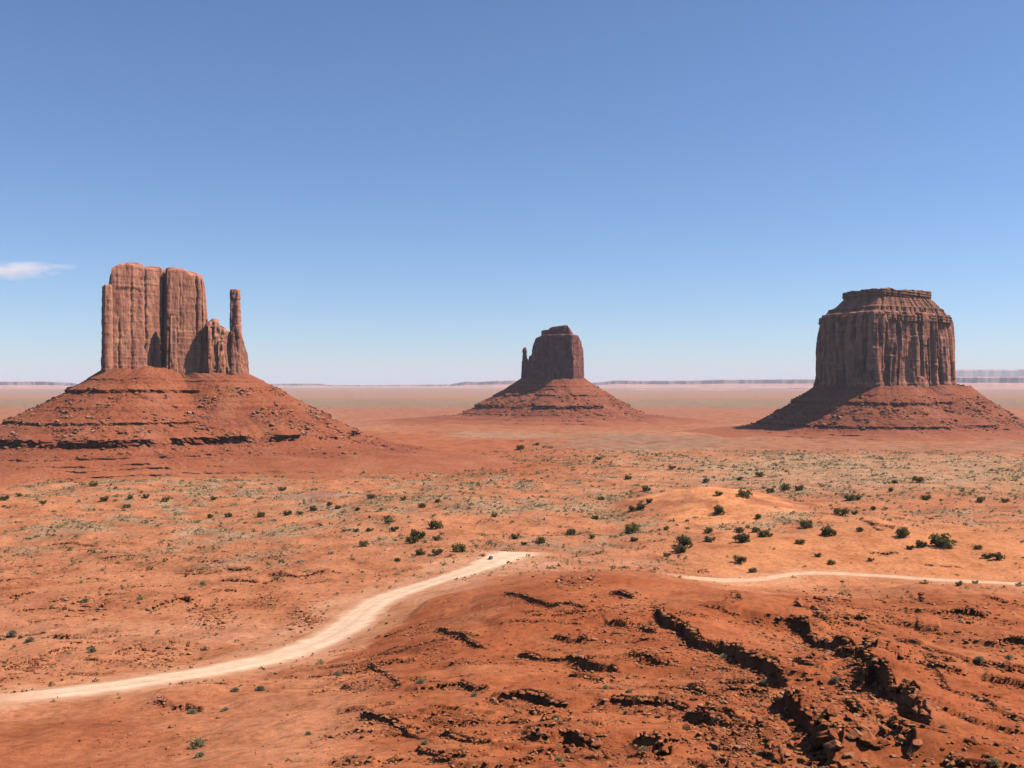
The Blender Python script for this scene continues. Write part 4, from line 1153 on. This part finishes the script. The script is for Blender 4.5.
for px, py, w in keep:
    hw = w * .5
    g = hit(px, py + w * .28)
    W = w * g[1] / F * 1.32
    x_, y_ = g; z_ = float(ground(x_, y_))
    if w >= 5.2:
        root = empty('juniper_tree', (x_, y_, z_ - .03 * W), rng.uniform(0, 6.28))
        cm, tm = JUN[int(rng.integers(len(JUN)))]
        link('crown', cm, M_LEAF, root); link('trunk', tm, M_BARK, root)
        kind = 'juniper'
    else:
        root = link('shrub', SHR[int(rng.integers(len(SHR)))], M_LEAF)
        root.location = (x_, y_, z_ - .03 * W); root.rotation_euler = (0, 0, rng.uniform(0, 6.28))
        kind = 'shrub'
    root.scale = (W, W, W * rng.uniform(.8, 1.05))
    zn = tzone(px, py)
    rec.append((root, px, py, w, kind, zn))
grp = {}
for r in rec:
    size = ('large bushy' if r[3] > 9 else 'mid-sized' if r[3] > 6.6 else 'small') if r[4] == 'juniper' else 'low'
    grp.setdefault((size, r[4], r[5]), []).append(r)
for (size, kind, zn), l in grp.items():
    l.sort(key=lambda r: r[1])
    for i, r in enumerate(l):
        noun = 'dark juniper' if kind == 'juniper' else 'dark shrub'
        if len(l) == 1: lab = f'only {size} {noun} {zn}'
        elif i < len(ORDN): lab = f'{size} {noun} {zn}, {ORDN[i]} from left'
        else: lab = f'{size} {noun} {zn}'
        tag(r[0], lab, 'tree' if kind == 'juniper' else 'shrub', ('junipers ' if kind == 'juniper' else 'shrubs ') + zn)

# grey-green sage bushes on the foreground hill
def sage_mesh(seed, n=420):
    r = np.random.default_rng(seed); V = []; T = []
    for k in range(n):
        a = r.uniform(0, 6.28); e = r.uniform(.15, 1.5); d = np.array([math.cos(a) * math.cos(e), math.sin(a) * math.cos(e), math.sin(e)])
        l = r.uniform(.3, .52); b = d * r.uniform(.02, .3); t = d * l + np.array([0, 0, -.04])
        s = np.cross(d, r.normal(size=3)); s /= np.linalg.norm(s); s *= r.uniform(.012, .03)
        o = len(V); V += [b - s * .5, b + s * .5, t + s, t - s]; T.append((o, o + 1, o + 2, o + 3))
    return mesh_np('sage_bush', np.array(V) + np.array([0, 0, .02]), np.array(T), None, smooth=False)
SAGE = [sage_mesh(80 + i) for i in range(4)]
sages = z7([(870, 365), (800, 352), (405, 375), (945, 495), (915, 540), (660, 570), (255, 520), (245, 335), (650, 440)]) + z8([(240, 335), (455, 330), (205, 550), (350, 545), (235, 450), (95, 445), (780, 470), (935, 580), (980, 262), (120, 260), (600, 470), (655, 515), (890, 270)]) + \
    [(198, 745), (308, 733), (192, 712), (200, 755), (235, 690), (337, 674), (12, 633), (85, 600), (225, 709), (260, 689), (30, 640), (92, 650)]
srec = []
for px, py in sages:
    g = hit(px, py + 2); z_ = float(ground(*g))
    o = link('sage_bush', SAGE[int(rng.integers(4))], M_SAGE)
    W = float(np.clip(11 * g[1] / F, 1.3, 4.0)) * rng.uniform(.75, 1.2)
    if (px, py) == (198, 745): W *= 1.9
    o.location = (g[0], g[1], z_); o.scale = (W, W, W * .9); o.rotation_euler = (0, 0, rng.uniform(0, 6.28))
    zn = ('on the left foreground below the road' if py > 675 else 'on the left plain beyond the road') if px < 330 else 'on the left half of the foreground hill' if px < 600 else 'amid the middle ledges of the foreground hill' if px < 720 else 'amid the black-shadowed ledges of the foreground hill' if px < 900 else 'at the right end of the foreground hill'
    srec.append((o, px, W, zn))
grp = {}
for r in srec: grp.setdefault(r[3], []).append(r)
for zn, l in grp.items():
    l.sort(key=lambda r: r[1])
    for i, r in enumerate(l):
        tag(r[0], f'grey-green sage bush {zn}, {ORDN[i]} from left', 'bush', 'sage bushes')

# dry scrub: countless tufts over the plain
def tufts():
    V = []; T = []; C = []; o = 0
    pos = []
    n = 0
    while n < 30000:
        Y = 250 + (1700 - 250) * rng.random(4000) ** .75; X = (rng.random(4000) - .5) * 1.12 * Y
        a = noise2(X / 120, Y / 120, 51) + .5 * noise2(X / 60, Y / 60, 58); b = noise2(X / 28, Y / 28, 52); c3 = noise2(X / 9, Y / 9, 59)
        px = 512 + X / Y * F
        p = .05 + .6 * sstep(-.05, .6, a * .7 + b * .9 + .8 * c3) * sstep(450, 750, Y)
        p = p * np.where((Y < 520) & (px > 330), .08, 1)
        dq = np.sqrt(((X - dune_c[0]) / 75) ** 2 + ((Y - dune_c[1]) / 100) ** 2)
        p = p * sstep(.8, 1.4, dq)
        p = p * np.where((px > 690) & (Y > 560) & (Y < 740), .12, 1)
        rr = np.linalg.norm(np.stack([X, Y], 1) - cW, axis=1); p = p * (rr > 330)
        m = rng.random(4000) < p
        pos.append(np.stack([X[m], Y[m]], 1)); n += m.sum()
    pos = np.vstack(pos)
    d = np.minimum(seg_dist(pos[:, 0], pos[:, 1], ((RA[0] + RA[1]) / 2)[::3])[0] - 9, seg_dist(pos[:, 0], pos[:, 1], ((RB[0] + RB[1]) / 2)[::3])[0] - 4)
    pos = pos[d > 2]
    z = ground(pos[:, 0], pos[:, 1]); n = len(pos)
    size = np.clip(.75 * (1 + rng.pareto(2.5, n)), .7, 4.0) * (1 + .35 * sstep(700, 1500, pos[:, 1]))
    pal = np.array([(.36, .27, .11), (.44, .33, .135), (.50, .36, .15), (.20, .165, .065), (.36, .27, .13)])
    nb = 11
    for i in range(nb):
        a = rng.uniform(0, 6.28, n); rad = rng.uniform(.05, .5, n) * size; hgt = rng.uniform(.1, .55, n) * size
        c = np.stack([pos[:, 0] + np.cos(a) * rad, pos[:, 1] + np.sin(a) * rad, z + hgt * (1 - rad / size)], 1)
        s = (.26 * size)[:, None]
        d1 = rng.normal(size=(n, 3)); d1 /= np.linalg.norm(d1, axis=1, keepdims=True)
        d2 = np.cross(d1, rng.normal(size=(n, 3))); d2 /= np.linalg.norm(d2, axis=1, keepdims=True)
        V.append(np.stack([c + d1 * s, c - d1 * s * .5 + d2 * s * .75, c - d1 * s * .5 - d2 * s * .75], 1))
    V = np.stack(V, 1).reshape(-1, 3)
    ci = rng.integers(0, len(pal), n); base = pal[ci] * rng.uniform(.75, 1.2, n)[:, None]
    C = np.repeat(base, nb * 3, 0)
    T = np.arange(len(V)).reshape(-1, 3)
    return mesh_np('scrub', V, None, T, smooth=False, cols=C)
tag(link('scrub', tufts(), M_SCRUB), 'dry olive and straw scrub dotted over the desert plain', 'scrub', kind='stuff')

# ------------------------------------------------------------------ the parked car
def box_mesh(name, prof, w0, w1, bev=.04):
    """side profile (x, z, width factor) carried across the car's width, with softened sides"""
    n = len(prof); V = []
    for k, f in ((-1, .0), (-1, 1), (1, 1), (1, 0)):
        for x_, z_, wf in prof:
            ins = bev if f == 0 else 0
            cx, cz = np.mean([p[0] for p in prof]), np.mean([p[1] for p in prof])
            d = np.array([x_ - cx, z_ - cz]); d = d / (np.linalg.norm(d) + 1e-9)
            V.append((x_ - d[0] * ins, k * (w0 * wf / 2 - (0 if f == 0 else bev)), z_ - d[1] * ins))
    V = np.array(V); Fs = []
    for a, b in ((1, 2), (0, 1), (2, 3)):
        for i in range(n):
            j = (i + 1) % n; Fs.append((a * n + i, a * n + j, b * n + j, b * n + i))
    me = bpy.data.meshes.new(name)
    faces = [tuple(f) for f in Fs] + [tuple(range(n))[::-1], tuple(range(3 * n, 4 * n))]
    me.from_pydata([tuple(v) for v in V], [], faces); me.update()
    import bmesh
    bm = bmesh.new(); bm.from_mesh(me); bmesh.ops.recalc_face_normals(bm, faces=bm.faces); bm.to_mesh(me); bm.free()
    return me
def cyl(name, r, w, r2=None, seg=24):
    ang = np.arange(seg) / seg * 2 * np.pi; V = []
    for yy_, rr in ((-w / 2, r * .86), (-w / 2 * .8, r), (w / 2 * .8, r), (w / 2, r * .86)):
        V += [(math.cos(a) * rr, yy_, math.sin(a) * rr) for a in ang]
    Fs = [tuple(x) for x in grid_quads(4, seg, True)] + [tuple(range(seg)), tuple(range(3 * seg, 4 * seg))[::-1]]
    me = bpy.data.meshes.new(name); me.from_pydata(V, [], Fs); me.update(); return me
def quadbox(name, x0, x1, y0, y1, z0, z1):
    V = [(x, y_, z) for x in (x0, x1) for y_ in (y0, y1) for z in (z0, z1)]
    Fs = [(0, 1, 3, 2), (4, 6, 7, 5), (0, 4, 5, 1), (2, 3, 7, 6), (0, 2, 6, 4), (1, 5, 7, 3)]
    me = bpy.data.meshes.new(name); me.from_pydata(V, [], Fs); me.update(); return me
M_PAINT = plain_mat('car_paint', (.075, .05, .065), .28, .2, .5)
M_GLASS = plain_mat('car_glass', (.05, .06, .08), .08, 0, .6)
M_TYRE = plain_mat('tyre_rubber', (.02, .02, .02), .85, 0, .2)
M_RIM = plain_mat('rim_metal', (.45, .45, .46), .35, .8, .5)
M_LAMP = plain_mat('lamp_lens', (.7, .7, .66), .15, 0, .6)
M_TAIL = plain_mat('tail_lens', (.35, .02, .02), .2, 0, .6)
cg = hit(490.5, 559.5); ga, gb = hit(500, 555), hit(478, 566)
hd = math.atan2(gb[1] - ga[1], gb[0] - ga[0])
car = empty('parked_car', (cg[0], cg[1], float(ground(*cg)) + .14), hd)
tag(car, 'tiny dark off-road car stopped on the pale dirt road near its far bend', 'car')
body = [(-2.25, .45, 1), (-2.3, .8, 1), (-2.25, 1.05, 1), (1.0, 1.08, 1), (2.1, .98, .96), (2.28, .8, .94), (2.28, .45, .96), (1.9, .36, 1), (-2.0, .36, 1)]
link('body', box_mesh('body', body, 1.86, 1.86, .06), M_PAINT, car)
cab = [(-2.15, 1.0, 1), (-2.0, 1.72, .86), (-1.8, 1.8, .84), (.1, 1.8, .84), (.35, 1.72, .86), (1.05, 1.02, 1)]
link('cabin', box_mesh('cabin', cab, 1.78, 1.78, .05), M_PAINT, car)
for s in (-1, 1):
    for x0, x1 in ((-1.85, -1.1), (-1.0, -.2), (-.1, .4)):
        me = bpy.data.meshes.new('side_window')
        yb, yt = .865, .765
        me.from_pydata([(x0, s * yb * 1.03, 1.12), (x1 + .2 * (x1 > 0), s * yb * 1.03, 1.12), (x1, s * yt * 1.03, 1.65), (x0 + .05, s * yt * 1.03, 1.65),
                        (x0, s * yb * .9, 1.12), (x1 + .2 * (x1 > 0), s * yb * .9, 1.12), (x1, s * yt * .9, 1.65), (x0 + .05, s * yt * .9, 1.65)], [],
                       [(0, 1, 2, 3), (4, 7, 6, 5), (0, 4, 5, 1), (1, 5, 6, 2), (2, 6, 7, 3), (3, 7, 4, 0)])
        link('side_window', me, M_GLASS, car)
me = bpy.data.meshes.new('windscreen')
me.from_pydata([(1.03, -.78, 1.08), (1.03, .78, 1.08), (.42, .68, 1.68), (.42, -.68, 1.68), (.9, -.78, 1.05), (.9, .78, 1.05), (.3, .68, 1.65), (.3, -.68, 1.65)], [],
               [(0, 1, 2, 3), (4, 7, 6, 5), (0, 4, 5, 1), (1, 5, 6, 2), (2, 6, 7, 3), (3, 7, 4, 0)])
link('windscreen', me, M_GLASS, car)
link('rear_window', quadbox('rear_window', -2.13, -2.04, -.66, .66, 1.2, 1.62), M_GLASS, car)
for x_ in (-1.4, 1.4):
    for s in (-1, 1):
        w = link('wheel', cyl('wheel', .38, .26), M_TYRE, car); w.location = (x_, s * .84, .38)
        r_ = link('rim', cyl('rim', .22, .05), M_RIM, w); r_.location = (0, s * .125, 0)
for s in (-1, 1):
    link('headlight', quadbox('headlight', 2.2, 2.31, s * .62 - .16, s * .62 + .16, .72, .88), M_LAMP, car)
    link('tail_light', quadbox('tail_light', -2.34, -2.24, s * .76 - .08, s * .76 + .08, .82, 1.02), M_TAIL, car)
link('bumper', quadbox('bumper', 2.2, 2.36, -.85, .85, .42, .6), M_TYRE, car)

# ------------------------------------------------------------------ the wisp of cloud, and the air
def cloud():
    D = 26000.; V, f = ico(3)
    c = np.array([(20 - 512) / F * D, D, (HY - 269) / F * D])
    me = mesh_np('cloud', V * np.array([1500., 900., 300.]), None, f)
    m = bpy.data.materials.new('cloud_vapour'); m.use_nodes = True; nt = m.node_tree; nt.nodes.clear()
    out = N(nt, 'ShaderNodeOutputMaterial'); pv = N(nt, 'ShaderNodeVolumePrincipled')
    pv.inputs['Color'].default_value = (1, 1, 1, 1)
    tc = N(nt, 'ShaderNodeTexCoord').outputs['Object']
    mp = N(nt, 'ShaderNodeMapping'); mp.inputs['Scale'].default_value = (1 / 1500, 1 / 900, 1 / 300); nt.links.new(tc, mp.inputs[0])
    ln = N(nt, 'ShaderNodeVectorMath', operation='LENGTH'); nt.links.new(mp.outputs[0], ln.inputs[0])
    ms = N(nt, 'ShaderNodeMapping'); ms.inputs['Scale'].default_value = (1 / 900, 1 / 900, 1 / 260); nt.links.new(tc, ms.inputs[0])
    n = noise_node(nt, ms.outputs[0], 1.0, 4, .55)
    a = N(nt, 'ShaderNodeMath', operation='MULTIPLY_ADD'); nt.links.new(ln.outputs['Value'], a.inputs[0]); a.inputs[1].default_value = -1.0
    b = N(nt, 'ShaderNodeMath', operation='MULTIPLY_ADD'); nt.links.new(n, b.inputs[0]); b.inputs[1].default_value = 2.4; b.inputs[2].default_value = -.55
    nt.links.new(b.outputs[0], a.inputs[2])
    d = N(nt, 'ShaderNodeMath', operation='MULTIPLY'); d.use_clamp = False; nt.links.new(a.outputs[0], d.inputs[0]); d.inputs[1].default_value = .0030
    mx = N(nt, 'ShaderNodeMath', operation='MAXIMUM'); nt.links.new(d.outputs[0], mx.inputs[0]); mx.inputs[1].default_value = 0
    nt.links.new(mx.outputs[0], pv.inputs['Density']); nt.links.new(pv.outputs[0], out.inputs['Volume'])
    m.cycles.volume_step_rate = 1.0
    o = link('cloud', me, m); o.location = c
    return tag(o, 'thin white wisp of cloud low in the blue sky on the left', 'cloud', kind='stuff')
cloud()

hz = mesh_np('haze', np.array([(x_, y_, z_) for x_ in (-110000., 110000.) for y_ in (-6000., 100000.) for z_ in (-140., 900.)]),
             np.array([(0, 1, 3, 2), (4, 6, 7, 5), (0, 4, 5, 1), (2, 3, 7, 6), (0, 2, 6, 4), (1, 5, 7, 3)]), None, smooth=False)
hm = bpy.data.materials.new('air_haze'); hm.use_nodes = True; nt = hm.node_tree; nt.nodes.clear()
out = N(nt, 'ShaderNodeOutputMaterial'); pv = N(nt, 'ShaderNodeVolumePrincipled')
pv.inputs['Color'].default_value = (.82, .91, 1.0, 1); pv.inputs['Density'].default_value = 1.8e-5; pv.inputs['Anisotropy'].default_value = .0
nt.links.new(pv.outputs[0], out.inputs['Volume'])
tag(link('haze', hz, hm), 'pale air over the distance', 'haze', kind='stuff')
